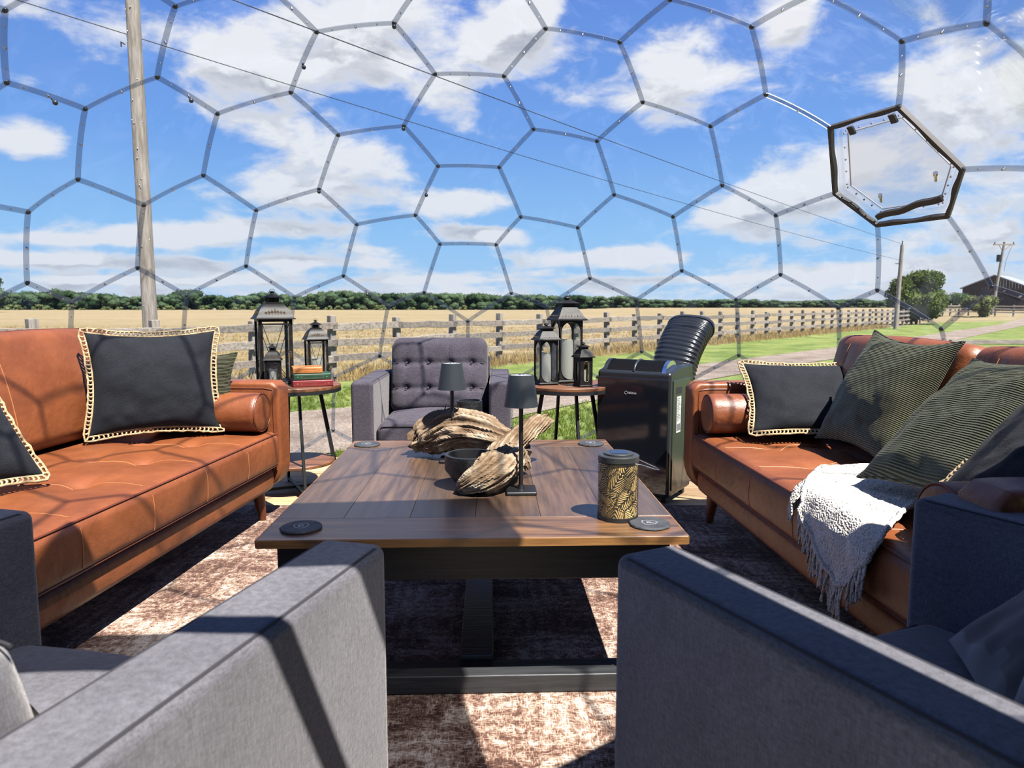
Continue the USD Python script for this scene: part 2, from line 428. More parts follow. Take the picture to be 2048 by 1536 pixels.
clear_pane = pane_mat('clear_pane_look', tint=(0.965, 0.975, 0.985), smudge=0.04, ior=1.22, scale=2.3, gloss=0.15)
seam_mat = usdkit.material(stage, LOOKS + '/seam_look', {
    't': ('transparent_bsdf', {'color': (0.80, 0.82, 0.85)}), 'g': ('principled_bsdf', {'base_color': (0.16, 0.18, 0.21), 'roughness': 0.18}), 'm': ('mix_closure', {'fac': 0.18})},
    [('t.BSDF', 'm.closure1'), ('g.BSDF', 'm.closure2')], surface='m.closure')
steel = mat('steel_look', (0.55, 0.56, 0.58), rough=0.25, metallic=1.0)
dark_node = mat('dark_joint_look', (0.02, 0.022, 0.026), rough=0.35)
dome = UsdGeom.Xform.Define(stage, '/World/wall_dome').GetPrim(); tag(dome, kind='structure')
def clip_floor(P, z0=0.004):
    out = []
    for i in range(len(P)):
        a, b = P[i], P[(i + 1) % len(P)]
        if a[2] >= z0: out.append(a)
        if (a[2] >= z0) != (b[2] >= z0): out.append(a + (b - a) * (z0 - a[2]) / (b[2] - a[2]))
    return np.array(out)
win_c = min(range(len(G)), key=lambda g: np.linalg.norm(NODE[CELL[g]].mean(0) - (1.583, 3.049, 1.616)))
SHADE = set()
hidden_panes = []
for g, cell in enumerate(CELL):
    P = NODE[cell]
    if P[:, 2].max() < 0.03 or g in DOOR or g == win_c: continue
    whole = P[:, 2].min() > 0.004
    P = P if whole else clip_floor(P)
    if len(P) < 3: continue
    c = P.mean(0); n = len(P)
    rings = [P]
    for s, b in ((0.72, 0.014), (0.36, 0.022)):
        rings.append(c + (P - c) * s + GC[g] * (b if whole else 0.0))
    V = np.vstack(rings + [[c + GC[g] * (0.025 if whole else 0.0)]])
    F = []
    for r_ in range(2):
        for i in range(n):
            j = (i + 1) % n
            F += [(r_ * n + i, r_ * n + j, (r_ + 1) * n + j), (r_ * n + i, (r_ + 1) * n + j, (r_ + 1) * n + i)]
    F += [(2 * n + i, 2 * n + (i + 1) % n, 3 * n) for i in range(n)]
    part(dome, 'pane', trimesh.Trimesh(V, F, process=False), clear_pane, smooth=True)
def seam_mesh(a, b, w=0.024, t=0.004, bow=0.010, inset=0.006):
    sec = []
    for s in np.linspace(0, 1, 9):
        p = a + (b - a) * s
        r = (p - DC) / np.linalg.norm(p - DC)
        p = p + r * (bow * 4 * s * (1 - s) - inset)
        side = np.cross(b - a, r); side /= np.linalg.norm(side)
        sec.append([p - side * w / 2, p + side * w / 2, p + side * w / 2 + r * t, p - side * w / 2 + r * t])
    return loft(sec)
off_seams, bolts, joints_seen, KNOB = [], [], set(), []
def seam_point(e, s, inset=0.008):
    a, b = NODE[e[0]], NODE[e[1]]; p = a + (b - a) * s; r = (p - DC) / np.linalg.norm(p - DC)
    return p + r * (0.010 * 4 * s * (1 - s) - inset), r
def peg(p, r, rad, h, n=10):
    return tube([p, p - r * h], rad, n)
for e, gs in EDGE.items():
    a, b = NODE[e[0]], NODE[e[1]]
    if min(a[2], b[2]) < -0.03 or all(g in DOOR for g in gs): continue
    if win_c in gs: continue
    seen = in_frame(a) or in_frame(b) or in_frame((a + b) / 2)
    m = seam_mesh(a, b)
    if seen:
        part(dome, 'seam', m, seam_mat)
        for s in (0.5, 0.22, 0.8):
            p, r = seam_point(e, s, 0.004)
            bolts.append(peg(p, r, 0.0045 if s == 0.5 else 0.003, 0.012 if s == 0.5 else 0.006, 8))
        joints_seen |= set(e)
    else: off_seams.append(m)
part(dome, 'seam', cat_(off_seams), seam_mat, kind='stuff')
part(dome, 'bolt', cat_(bolts), steel, kind='stuff')
for i in sorted(joints_seen):
    p = NODE[i]; r = (p - DC) / DR
    if p[2] > 0: part(dome, 'joint', lathe([(0, 0), (0.010, 0), (0.010, 0.004), (0.005, 0.008), (0, 0.008)], 12).apply_transform(trimesh.geometry.align_vectors([0, 0, 1], -r)).apply_translation(p - r * 0.004), dark_node)
for x, y, z in ((-1.782, 2.851, 1.799), (-1.438, 3.281, 1.926), (-0.969, 3.426, 2.116), (-0.535, 3.366, 2.274), (-0.577, 3.884, 1.948), (-1.068, 4.002, 1.639), (-0.498, 4.208, 1.652), (-0.906, 4.458, 1.082)):
    p = np.array([x, y, z]); r = (p - DC) / np.linalg.norm(p - DC)
    part(dome, 'hook_knob', cat_([peg(p, r, 0.004, 0.02), T(trimesh.creation.icosphere(2, 0.010), *(p - r * 0.024))]), dark_node, smooth=40)

# ------------------------------------------------------------------ the opening roof window in one hexagon of the dome
win = UsdGeom.Xform.Define(stage, '/World/window_1').GetPrim(); tag(win, kind='structure')
gasket_mat = mat('gasket_look', srgb(64, 57, 54), rough=0.6)
frame_clear = usdkit.material(stage, LOOKS + '/window_frame_look', {
    't': ('transparent_bsdf', {'color': (0.90, 0.91, 0.93)}), 'd': ('translucent_bsdf', {'color': (0.5, 0.52, 0.55)}), 'g': ('glossy_bsdf', {'color': (0.9, 0.9, 0.9), 'roughness': 0.05}),
    'm': ('mix_closure', {'fac': 0.06}), 'm2': ('mix_closure', {'fac': 0.07})},
    [('t.BSDF', 'm.closure1'), ('d.BSDF', 'm.closure2'), ('m.closure', 'm2.closure1'), ('g.BSDF', 'm2.closure2')], surface='m2.closure')
haze_pane = usdkit.material(stage, LOOKS + '/window_pane_look', {
    't': ('transparent_bsdf', {'color': (0.83, 0.83, 0.83)}), 'd': ('translucent_bsdf', {'color': (0.36, 0.36, 0.37)}), 'm': ('mix_closure', {'fac': 0.09})},
    [('t.BSDF', 'm.closure1'), ('d.BSDF', 'm.closure2')], surface='m.closure')
WP = NODE[CELL[win_c]]; wc = WP.mean(0); wn = GC[win_c]
wz = np.array([0, 0, 1.0]) - wn * wn[2]; wz /= np.linalg.norm(wz); wx = np.cross(wn, wz)
to2 = lambda p: np.stack([(p - wc) @ wx, (p - wc) @ wz], -1)
to3 = lambda q, h=0.0: wc + q[..., :1] * wx + q[..., 1:2] * wz + wn * h
W2 = to2(WP)
M4 = np.eye(4); M4[:3, 0] = wx; M4[:3, 1] = wz; M4[:3, 2] = -wn; M4[:3, 3] = wc
def in_window(poly, h0, h1): return extrude(poly, h1 - h0, -h1).apply_transform(M4)
hexa = Polygon(W2)
if not hexa.exterior.is_ccw: hexa = Polygon(W2[::-1])
hc = np.array(hexa.exterior.coords)[:-1]
for i in range(len(hc)):
    a, b = hc[i], hc[(i + 1) % len(hc)]
    d_ = (b - a) / np.linalg.norm(b - a); nrm = np.array([-d_[1], d_[0]])
    ts = np.linspace(0, 1, 13)
    wav = 0.006 * np.sin(ts * 9 + i * 2.1) * np.sin(np.pi * ts)
    outer = a + (b - a) * ts[:, None] - nrm * 0.006
    inner = a + (b - a) * ts[:, None] + nrm * (0.010 + wav * 0.8)[:, None]
    part(win, 'gasket', in_window(Polygon(np.vstack([outer, inner[::-1]])).buffer(0), -0.012, 0.010), gasket_mat)
inner_hex = hexa.buffer(-0.012, join_style=2); pane_hex = hexa.buffer(-0.060, join_style=2); mid_hex = hexa.buffer(-0.034, join_style=2)
part(win, 'frame', in_window(inner_hex.difference(mid_hex), 0.018, 0.024), frame_clear)
part(win, 'sash', in_window(mid_hex.buffer(0.004).difference(pane_hex), 0.030, 0.037), frame_clear)
part(win, 'pane', in_window(pane_hex.buffer(0.006), 0.040, 0.043), haze_pane)
gleam = mat('sash_edge_look', (0.35, 0.36, 0.38), rough=0.15, specular_ior_level=0.8)
pc = np.array(pane_hex.exterior.coords)[:-1]
for i in range(len(pc)):
    part(win, 'sash_edge', bar(to3(pc[i], 0.034), to3(pc[(i + 1) % len(pc)], 0.034), 0.003, 6), gleam)
up_e = sorted(range(len(hc)), key=lambda i: -(hc[i] + hc[(i + 1) % len(hc)])[1])[:2]
top_e = min(up_e, key=lambda i: (hc[i] + hc[(i + 1) % len(hc)])[0])
ta, tb = hc[top_e], hc[(top_e + 1) % len(hc)]
td = (tb - ta) / np.linalg.norm(tb - ta); tn = np.array([-td[1], td[0]])
for s in (0.2, 0.8):
    q = ta + (tb - ta) * s + tn * 0.050
    pl = Polygon([q - td * 0.014 - tn * 0.02, q + td * 0.014 - tn * 0.02, q + td * 0.014 + tn * 0.02, q - td * 0.014 + tn * 0.02])
    h_ = part(win, 'hinge', in_window(pl, 0.020, 0.030), dark_node)
wb = []
for i in range(len(hc)):
    for s in (0.12, 0.32, 0.5, 0.68, 0.88):
        a, b = hc[i], hc[(i + 1) % len(hc)]; d_ = (b - a) / np.linalg.norm(b - a)
        q = a + (b - a) * s + np.array([-d_[1], d_[0]]) * 0.046
        wb.append(peg(to3(q, 0.03), wn, 0.004, 0.006, 8))
part(win, 'screw', cat_(wb), steel, kind='stuff')
lo = hc[np.argsort(hc[:, 1])[:4]]
lx0, lx1, ly = hc[:, 0].min(), hc[:, 0].max(), hc[:, 1].min()
band = []
for s in np.linspace(0, 1, 15):
    q = np.array([-0.135 + 0.335 * s, ly + 0.050 + 0.050 * s + 0.004 * math.sin(s * 12)])
    band.append(q)
band = np.array(band)
clipb = Polygon(np.vstack([band, (band + (0, 0.015))[::-1]])).intersection(hexa)
part(win, 'gasket', in_window(clipb, -0.030, -0.012), gasket_mat, label='loose dark gasket strip sagging across the lower edge')
part(win, 'gasket', in_window(affinity.translate(clipb, 0, -0.012).intersection(hexa), -0.026, -0.018), gasket_mat)
for s in (-0.10, 0.185):
    q = np.array([s, ly + (0.115 if s < 0 else 0.17)])
    part(win, 'latch', cat_([bar(to3(q, 0.0), to3(q + (0.018, 0.03), -0.01), 0.006, 8), bar(to3(q + (0.018, 0.03), -0.01), to3(q + (0.024, 0.042), -0.012), 0.009, 10)]), steel)

# ------------------------------------------------------------------ unseen shade casters added around the doorway: bar, translucent sheet, opaque screens
def dome_patch(fn, nu, nv, name, mtl, kind=None):
    P = np.array([[fn(u, v) for v in np.linspace(0, 1, nv)] for u in np.linspace(0, 1, nu)]).reshape(-1, 3)
    i = np.arange(nu * nv).reshape(nu, nv)
    q = np.stack([i[:-1, :-1], i[1:, :-1], i[1:, 1:], i[:-1, 1:]], -1).reshape(-1, 4)
    F = np.vstack([q[:, [0, 1, 2]], q[:, [0, 2, 3]]])
    m = trimesh.Trimesh(P, F, process=False); b = m.copy(); b.vertices = b.vertices + m.vertex_normals * 0.003; b.invert()
    part(dome, name, cat_([m, b]), mtl, smooth=True)
def on_dome(p, r):
    d = np.asarray(p, float) - DC; return DC + d / np.linalg.norm(d) * r
def bilinear(c00, c10, c11, c01, r):
    c00, c10, c11, c01 = map(np.array, (c00, c10, c11, c01))
    return lambda u, v: on_dome(c00 * (1 - u) * (1 - v) + c10 * u * (1 - v) + c11 * u * v + c01 * (1 - u) * v, r)
shade_fabric = usdkit.material(stage, LOOKS + '/sunshade_look', {'d': ('diffuse_bsdf', {'color': (0.25, 0.25, 0.26)}), 't': ('translucent_bsdf', {'color': (0.3, 0.3, 0.3)}), 'c': ('transparent_bsdf', {'color': (0.5, 0.5, 0.5)}), 'm': ('mix_closure', {'fac': 0.4}), 'm2': ('mix_closure', {'fac': 0.6})},
    [('d.BSDF', 'm.closure1'), ('t.BSDF', 'm.closure2'), ('m.closure', 'm2.closure1'), ('c.BSDF', 'm2.closure2')], surface='m2.closure')  # look of the added sheet that lets part of the sun through
curtain_mat = mat('door_curtain_look', (0.05, 0.05, 0.055), rough=0.9)  # for the added screens that shade the near armchair
dome_patch(bilinear((-0.60, 0.58, 1.56), (0.58, 0.62, 1.60), (0.56, 1.20, 2.12), (-0.60, 1.10, 2.12), 2.34), 12, 8, 'sunshade', shade_fabric)  # unseen sheet added to dim the sun on near armchair and table
dome_patch(bilinear((0.44, 0.19, 0.55), (0.655, 0.255, 0.55), (0.595, 0.725, 1.54), (0.36, 0.64, 1.54), 2.33), 6, 10, 'door_curtain', curtain_mat)  # two unseen screens added to keep the near right armchair in shade
dome_patch(bilinear((0.660, 0.256, 0.55), (1.60, 0.907, 0.55), (1.30, 1.273, 1.56), (0.655, 0.75, 1.54), 2.33), 12, 10, 'door_curtain', curtain_mat)
part(dome, 'door_header', tube([(-0.62, 0.50, 1.50), (-0.3, 0.45, 1.505), (0, 0.435, 1.51), (0.38, 0.45, 1.50)], 0.024, 8), dark_node, smooth=True)  # unseen bar added to cast a dark band over the near arm

# ================================================================== rug
rug_nodes = {
    'geo': ('geometry', {}), 'mw': ('mapping', {'scale': (1.0, 0.22, 1)}), 'mv': ('mapping', {'scale': (0.3, 1.0, 1)}),
    'th1': ('noise_texture', {'scale': 290.0, 'detail': 2.0, 'roughness': 0.6}), 'th2': ('noise_texture', {'scale': 220.0, 'detail': 2.0, 'roughness': 0.6}),
    'thm': ('math', {'math_type': 'maximum'}),
    'wear': ('noise_texture', {'scale': 4.2, 'detail': 10.0, 'roughness': 0.74, 'distortion': 0.8}),
    'blot': ('noise_texture', {'scale': 1.7, 'detail': 3.0}),
    'wav': ('noise_texture', {'scale': 3.2, 'detail': 2.0}), 'add': ('vector_math', {'vector_math_type': 'add', 'math_type': 'add'}), 'sc': ('vector_math', {'math_type': 'scale', 'scale': 0.05}),
    'vo': ('voronoi_texture', {'metric': 'chebychev', 'feature': 'f1', 'scale': 4.2, 'randomness': 0.12}),
    'vs': ('math', {'math_type': 'sine'}), 'vm': ('math', {'math_type': 'multiply', 'value2': 34.0}),
    'vo2': ('voronoi_texture', {'metric': 'euclidean', 'feature': 'f1', 'scale': 8.4, 'randomness': 0.1}),
    'v2s': ('math', {'math_type': 'sine'}), 'v2m': ('math', {'math_type': 'multiply', 'value2': 40.0}),
    's1': ('math', {'math_type': 'multiply_add', 'value2': 0.040, 'value3': 0.0}), 's2': ('math', {'math_type': 'multiply_add', 'value2': 0.030}),
    's3': ('math', {'math_type': 'multiply_add', 'value2': 1.0}), 's4': ('math', {'math_type': 'multiply_add', 'value2': 0.85}), 's5': ('math', {'math_type': 'multiply_add', 'value2': 0.35}),
    'rp': ('rgb_ramp', {'ramp': [(0.385, srgb(58, 38, 33)), (0.455, srgb(108, 74, 60)), (0.51, srgb(176, 146, 126)), (0.57, srgb(234, 220, 202)), (0.68, srgb(252, 244, 230))]}),
    'mr': ('map_range', {'from_min': 0.0, 'from_max': 2.33, 'to_min': 0.0, 'to_max': 1.0}),
    'bu': ('bump', {'strength': 0.6, 'distance': 0.004}),
    'p': ('principled_bsdf', {'roughness': 0.95, 'specular_ior_level': 0.1, 'sheen_weight': 0.1})}
rug_nodes['add'] = ('vector_math', {'math_type': 'add'})
rug_mat = usdkit.material(stage, LOOKS + '/rug_look', rug_nodes, [
    ('geo.position', 'mw.vector'), ('geo.position', 'mv.vector'), ('mw.vector', 'th1.vector'), ('mv.vector', 'th2.vector'), ('th1.fac', 'thm.value1'), ('th2.fac', 'thm.value2'),
    ('geo.position', 'wear.vector'), ('geo.position', 'blot.vector'), ('geo.position', 'wav.vector'), ('wav.color', 'sc.vector1'), ('geo.position', 'add.vector1'), ('sc.vector', 'add.vector2'),
    ('add.vector', 'vo.vector'), ('vo.distance', 'vm.value1'), ('vm.value', 'vs.value1'), ('add.vector', 'vo2.vector'), ('vo2.distance', 'v2m.value1'), ('v2m.value', 'v2s.value1'),
    ('vs.value', 's1.value1'), ('v2s.value', 's2.value1'), ('s1.value', 's2.value3'), ('wear.fac', 's3.value1'), ('s2.value', 's3.value3'), ('thm.value', 's4.value1'), ('s3.value', 's4.value3'),
    ('blot.fac', 's5.value1'), ('s4.value', 's5.value3'), ('s5.value', 'mr.value'), ('mr.result', 'rp.fac'), ('rp.color', 'p.base_color'), ('thm.value', 'bu.height'), ('bu.normal', 'p.normal')], surface='p.BSDF')
solo('rug', T(rbox(3.26, 2.70, 0.012, 0.005, step=0.5, k=2), -0.12, 2.115, 0.0065), rug_mat, 'distressed brown and cream oriental rug lying on the wooden deck under the seating', 'rug', smooth=True)

# ================================================================== coffee table
wood_dark = [mat(f'table_wood_look_{i}', a, b, scale=2.6, stretch=s, detail=8, nrough=0.62, rough=0.40, bump=(9, 0.10, 0.003, s), specular_ior_level=0.55, coat_weight=0.30, coat_roughness=0.22) for i, (a, b, s) in enumerate((
    (srgb(72, 54, 42), srgb(114, 88, 68), (14, 1.1, 14)), (srgb(64, 50, 40), srgb(102, 81, 64), (12, 0.9, 12)), (srgb(78, 58, 44), srgb(124, 96, 73), (16, 1.2, 16)), (srgb(84, 59, 39), srgb(152, 110, 70), (1.0, 15, 15))))]
wood_edge = mat('table_edge_look', srgb(124, 82, 38), srgb(176, 124, 66), scale=3, stretch=(1.2, 14, 22), detail=6, rough=0.55, bump=(12, 0.2, 0.003, (1, 10, 20)))  # raw wood edge, its lit tone put into the colour
black_wood = mat('black_wood_look', (0.010, 0.011, 0.012), (0.022, 0.023, 0.025), scale=4, stretch=(1, 14, 14), detail=8, rough=0.5, bump=(10, 0.45, 0.003, (1, 12, 12)))
TZ = 0.467
table = thing('coffee_table', 'large dark-stained wood coffee table on a black trestle frame, middle of the rug', 'coffee table', (-0.107, 2.198, 0), 1.85)
def plank_at(x0, x1, yA, yB, m, nm='plank'):
    return part(table, nm, T(rbox(x1 - x0 - 0.0006, yB - yA - 0.0006, 0.020, 0.0012, step=9, k=2), (x0 + x1) / 2, (yA + yB) / 2, TZ - 0.010), m)
plank_at(-0.5, 0.5, -0.606, -0.440, wood_dark[3], 'end_board')
part(table, 'edge_band', box(-0.4985, 0.4985, -0.6085, -0.6052, TZ - 0.0195, TZ - 0.0012), wood_edge, label='lighter raw wood front edge of the table top, sunlit tone painted in')
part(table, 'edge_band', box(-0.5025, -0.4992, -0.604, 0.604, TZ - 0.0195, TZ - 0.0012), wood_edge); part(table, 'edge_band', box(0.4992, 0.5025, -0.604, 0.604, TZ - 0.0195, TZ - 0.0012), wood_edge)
plank_at(-0.5, 0.5, 0.470, 0.606, wood_dark[3], 'end_board')
xs = np.linspace(-0.5, 0.5, 7)
for i in range(6): plank_at(xs[i], xs[i + 1], -0.440, 0.470, wood_dark[(i * 2) % 3])
def beam(x0, x1, yA, yB, z0, z1, nm): return part(table, nm, T(rbox(x1 - x0, yB - yA, z1 - z0, 0.004, step=9, k=2), (x0 + x1) / 2, (yA + yB) / 2, (z0 + z1) / 2), black_wood)
beam(-0.485, 0.485, -0.50, -0.47, 0.325, TZ - 0.0205, 'apron'); beam(-0.485, 0.485, 0.47, 0.50, 0.325, TZ - 0.0205, 'apron')
beam(-0.485, -0.455, -0.4695, 0.4695, 0.325, TZ - 0.0205, 'apron'); beam(0.455, 0.485, -0.4695, 0.4695, 0.325, TZ - 0.0205, 'apron')
for sx in (-1, 1):
    for sy in (-1, 1): beam(sx * 0.42 - 0.033, sx * 0.42 + 0.033, sy * 0.435 - 0.033, sy * 0.435 + 0.033, 0.0625, 0.44, 'leg')
beam(-0.47, 0.47, -0.477, -0.393, 0.013, 0.062, 'foot_rail'); beam(-0.47, 0.47, 0.393, 0.477, 0.013, 0.062, 'foot_rail')
beam(-0.045, 0.045, -0.3925, 0.3925, 0.013, 0.075, 'stretcher')

# ================================================================== leather sofas
leather = usdkit.material(stage, LOOKS + '/leather_look', {
    'tc': ('geometry', {}), 'n1': ('noise_texture', {'scale': 5.0, 'detail': 6.0, 'roughness': 0.6}), 'rp': ('rgb_ramp', {'ramp': [(0.30, srgb(128, 69, 37)), (0.70, srgb(164, 94, 53))]}),
    'v': ('voronoi_texture', {'scale': 420.0, 'feature': 'f1'}), 'n2': ('noise_texture', {'scale': 22.0, 'detail': 3.0}), 'ad': ('math', {'math_type': 'multiply_add', 'value2': 0.10}),
    'bu': ('bump', {'strength': 0.35, 'distance': 0.012}), 'p': ('principled_bsdf', {'roughness': 0.42, 'specular_ior_level': 0.42})},
    [('tc.position', 'n1.vector'), ('n1.fac', 'rp.fac'), ('rp.color', 'p.base_color'), ('tc.position', 'v.vector'), ('tc.position', 'n2.vector'), ('v.distance', 'ad.value1'), ('n2.fac', 'ad.value3'), ('ad.value', 'bu.height'), ('bu.normal', 'p.normal')], surface='p.BSDF')
leather_seam = mat('leather_piping_look', srgb(122, 58, 30), rough=0.5)
stitch_mat = mat('leather_stitch_look', srgb(205, 130, 80), rough=0.6)
leg_wood = mat('sofa_leg_look', srgb(92, 44, 24), srgb(122, 62, 34), scale=4, stretch=(12, 12, 1.5), rough=0.4)

def tuft(v, xs_, ys_, depth, sx_, top):
    """Push an upward face down along crossing seams and at their buttons."""
    return v
def sofa(name, label, loc, rotz, L, zb, deep=0.0):
    """Local frame: x along the sofa, y from the front edge (0) to the back, z up."""
    s = thing(name, label, 'sofa', loc, rotz)
    H = L / 2
    AT, AH, D = 0.125, 0.655, 0.90 + deep * 0.75
    # seat cushion, one long tufted bench
    SL = L - 2 * AT - 0.006
    def seat_fn(v):
        up = np.clip((v[:, 2] + 0.0) / 0.075, 0, 1)
        u, w = v[:, 0], v[:, 1] + 0.38
        dz = 0.018 * (1 - (v[:, 0] / (SL / 2)) ** 2 * 0.6) * (1 - ((v[:, 1]) / 0.38) ** 2)
        g = np.zeros(len(v))
        bx = np.linspace(-SL / 2, SL / 2, 6)[1:-1]
        for row, yy in enumerate((0.23, 0.44)):
            for b in bx:
                d2 = (u - b) ** 2 + (w - yy) ** 2
                g += 0.020 * np.exp(-d2 / 0.0018) + 0.012 * np.exp(-d2 / 0.012)
        cross = np.min(np.abs(u[:, None] - bx[None]), 1)
        fade = np.exp(-np.clip(0.16 - w, 0, 1) ** 2 / 0.004)
        g += 0.007 * np.exp(-(cross / 0.012) ** 2) * fade + 0.006 * np.exp(-((w - 0.23) / 0.012) ** 2) * np.exp(-(cross / 0.14) ** 2) + 0.006 * np.exp(-((w - 0.44) / 0.012) ** 2) * np.exp(-(cross / 0.16) ** 2)
        v[:, 2] += up * (dz - g)
        front = np.clip((-v[:, 1] - 0.32) / 0.06, 0, 1)
        v[:, 1] -= front * (0.010 * (1 - (v[:, 2] / 0.09) ** 2))
        return v
    seat = part(s, 'seat_cushion', T(rbox(SL, 0.76, 0.165, 0.034, step=0.016, fn=seat_fn), 0, 0.385, 0.345), leather, smooth=True)
    hx = SL / 2 - 0.01
    part(seat, 'piping', cat_([tube([(x, 0.0115 - 0.003, 0.4195) for x in np.linspace(-hx, hx, 40)], 0.0035, 6), tube([(x, 0.0115 - 0.003, 0.2735) for x in np.linspace(-hx, hx, 40)], 0.0035, 6)]), leather_seam)
    st = []
    for b in np.linspace(-SL / 2, SL / 2, 6)[1:-1]:
        ts = np.linspace(0, 1, 26)
        for bend, y_a, y_b in ((0.030, -0.355, -0.155), (-0.045, -0.14, 0.055)):
            q = np.stack([b + bend * np.sin(ts * np.pi / 2), y_a + (y_b - y_a) * ts, np.full(26, 0.0825)], -1)
            st.append(tube(seat_fn(q) + (0, 0.385, 0.3453), 0.0016, 5))
        q = np.stack([np.full(12, b), np.full(12, -0.38), np.linspace(0.055, -0.06, 12)], -1)
        st.append(tube(seat_fn(q) + (0, 0.3846, 0.345), 0.0013, 5))
    part(seat, 'stitching', cat_(st), stitch_mat, kind='stuff')
    # base
    def base_fn(v):
        f = np.clip((-v[:, 1] - 0.3) / 0.08, 0, 1); v[:, 1] -= f * 0.018 * (1 - (v[:, 2] / 0.07) ** 2); return v
    part(s, 'base_rail', T(rbox(L - 2 * AT - 0.002, 0.80, 0.115, 0.03, step=0.04, fn=base_fn), 0, 0.445, 0.2085), leather, smooth=True)
    for sx in (-1, 1):
        # arm: a slab whose front face curls under at the foot
        prof = [(-0.0, AH - 0.03), (0.010, AH - 0.008), (0.035, AH), (D - 0.05, AH), (D, AH - 0.04), (D, 0.2), (D - 0.03, 0.155), (0.075, 0.155), (0.035, 0.175), (0.008, 0.225), (0.0, 0.28)]
        pg = Polygon(prof)
        secs = []
        for off, x in ((0.016, -AT / 2), (0.006, -AT / 2 + 0.007), (0.0, -AT / 2 + 0.018), (0.0, AT / 2 - 0.018), (0.006, AT / 2 - 0.007), (0.016, AT / 2)):
            q = pg.buffer(-off, join_style=1) if off else pg
            ring = q.exterior
            pts = np.array([ring.interpolate(t, normalized=True).coords[0] for t in np.linspace(0, 1, 64, endpoint=False)])
            # start every ring at its lowest front point
            a0 = np.argmin(np.hypot(pts[:, 0] - 0.02, pts[:, 1] - 0.40)); pts = np.roll(pts, -a0, 0)
            if not ring.is_ccw: pts = np.roll(pts[::-1], 1, 0)
            secs.append(np.c_[np.full(64, x), pts])
        am = loft(secs); am.fix_normals()
        arm = part(s, 'arm', T(am, sx * (H - AT / 2), 0, 0), leather, smooth=40)
        ins = pg.buffer(-0.03); ii = np.array([ins.exterior.interpolate(t, normalized=True).coords[0] for t in np.linspace(0, 1, 60, endpoint=False)])
        part(arm, 'piping', T(tube(np.c_[np.full(60, -sx * (AT / 2 - 0.001)), ii], 0.0035, 6, closed=True), sx * (H - AT / 2), 0, 0), leather_seam)
        for yy in (0.10, 0.74):
            lg = lathe([(0, 0.0), (0.016, 0.0), (0.030, 0.145), (0, 0.145)], 20)
            lg.vertices[:, 0] += (0.15 - lg.vertices[:, 2]) * 0.10 * sx; lg.vertices[:, 1] += (0.15 - lg.vertices[:, 2]) * (-0.08 if yy < 0.4 else 0.08)
            part(s, 'leg', T(lg, sx * (H - 0.165), yy, 0.0135), leg_wood, smooth=40)
    # back frame and two leaning back cushions
    part(s, 'back_frame', T(rbox(L - 2 * AT - 0.004, 0.08, zb - 0.18, 0.035, step=0.08), 0, D - 0.045, (zb - 0.18) / 2 + 0.155), leather, smooth=True)
    BW = SL / 2
    for sx in (-1, 1):
        def back_fn(v):
            f = np.clip(-v[:, 1] / 0.08, 0, 1)
            bul = (1 - (v[:, 0] / (BW / 2)) ** 2) * (1 - (v[:, 2] / 0.22) ** 2)
            v[:, 1] -= f * 0.035 * bul
            cx = np.abs(np.abs(v[:, 0]) - 0.30)
            v[:, 1] += f * 0.006 * np.exp(-(cx / 0.012) ** 2)
            tp = np.clip(v[:, 2] / 0.2, 0, 1) ** 2
            v[:, 2] += tp * 0.014 * (1 - (v[:, 0] / (BW / 2)) ** 2)
            return v
        bc = rot(rbox(BW - 0.004, 0.165, zb - 0.425, 0.05, step=0.03, fn=back_fn), (1, 0, 0), -13)
        cus = part(s, 'back_cushion', T(bc, sx * BW / 2, 0.690 + deep, 0.44 + (zb - 0.44) / 2), leather, smooth=True)
        zt = zb - 0.012
        hh = (zb - 0.425) / 2
        edge = []
        for (xx, zz) in [(-1, -0.8), (-1, 0.2), (-1, 0.72), (-0.97, 0.9), (-0.9, 0.985)] + [(q, 1.0 + 0.014 / hh * (1 - q * q)) for q in np.linspace(-0.8, 0.8, 13)] + [(0.9, 0.985), (0.97, 0.9), (1, 0.72), (1, 0.2), (1, -0.8)]:
            edge.append((xx * (BW / 2 - 0.004), -0.052, zz * (hh - 0.006)))
        e = trimesh.Trimesh(np.array(edge), [[0, 1, 2]], process=False); e.apply_transform(Rm((1, 0, 0), -13))
        part(cus, 'piping', tube(np.array(e.vertices) + (sx * BW / 2, 0.690 + deep, 0.44 + (zb - 0.44) / 2), 0.0035, 6), leather_seam)
        st2 = []
        for q in (-0.30, 0.30):
            pts = [(q, -0.085 - 0.035 * (1 - (q / (BW / 2)) ** 2) * (1 - t * t) + 0.003, t * hh * 0.9) for t in np.linspace(-0.9, 0.9, 16)]
            e = trimesh.Trimesh(np.array(pts), [[0, 1, 2]], process=False); e.apply_transform(Rm((1, 0, 0), -13))
            st2.append(tube(np.array(e.vertices) + (sx * BW / 2, 0.690 + deep, 0.44 + (zb - 0.44) / 2), 0.0016, 5))
        part(cus, 'stitching', cat_(st2), stitch_mat, kind='stuff')
    return s
def bolster_mesh(r, l):
    return lathe([(0, 0.006), (r * 0.55, 0.003), (r * 0.86, 0.006), (r * 0.97, 0.016), (r, 0.034), (r, l - 0.034), (r * 0.97, l - 0.016), (r * 0.86, l - 0.006), (0, l)], 40)
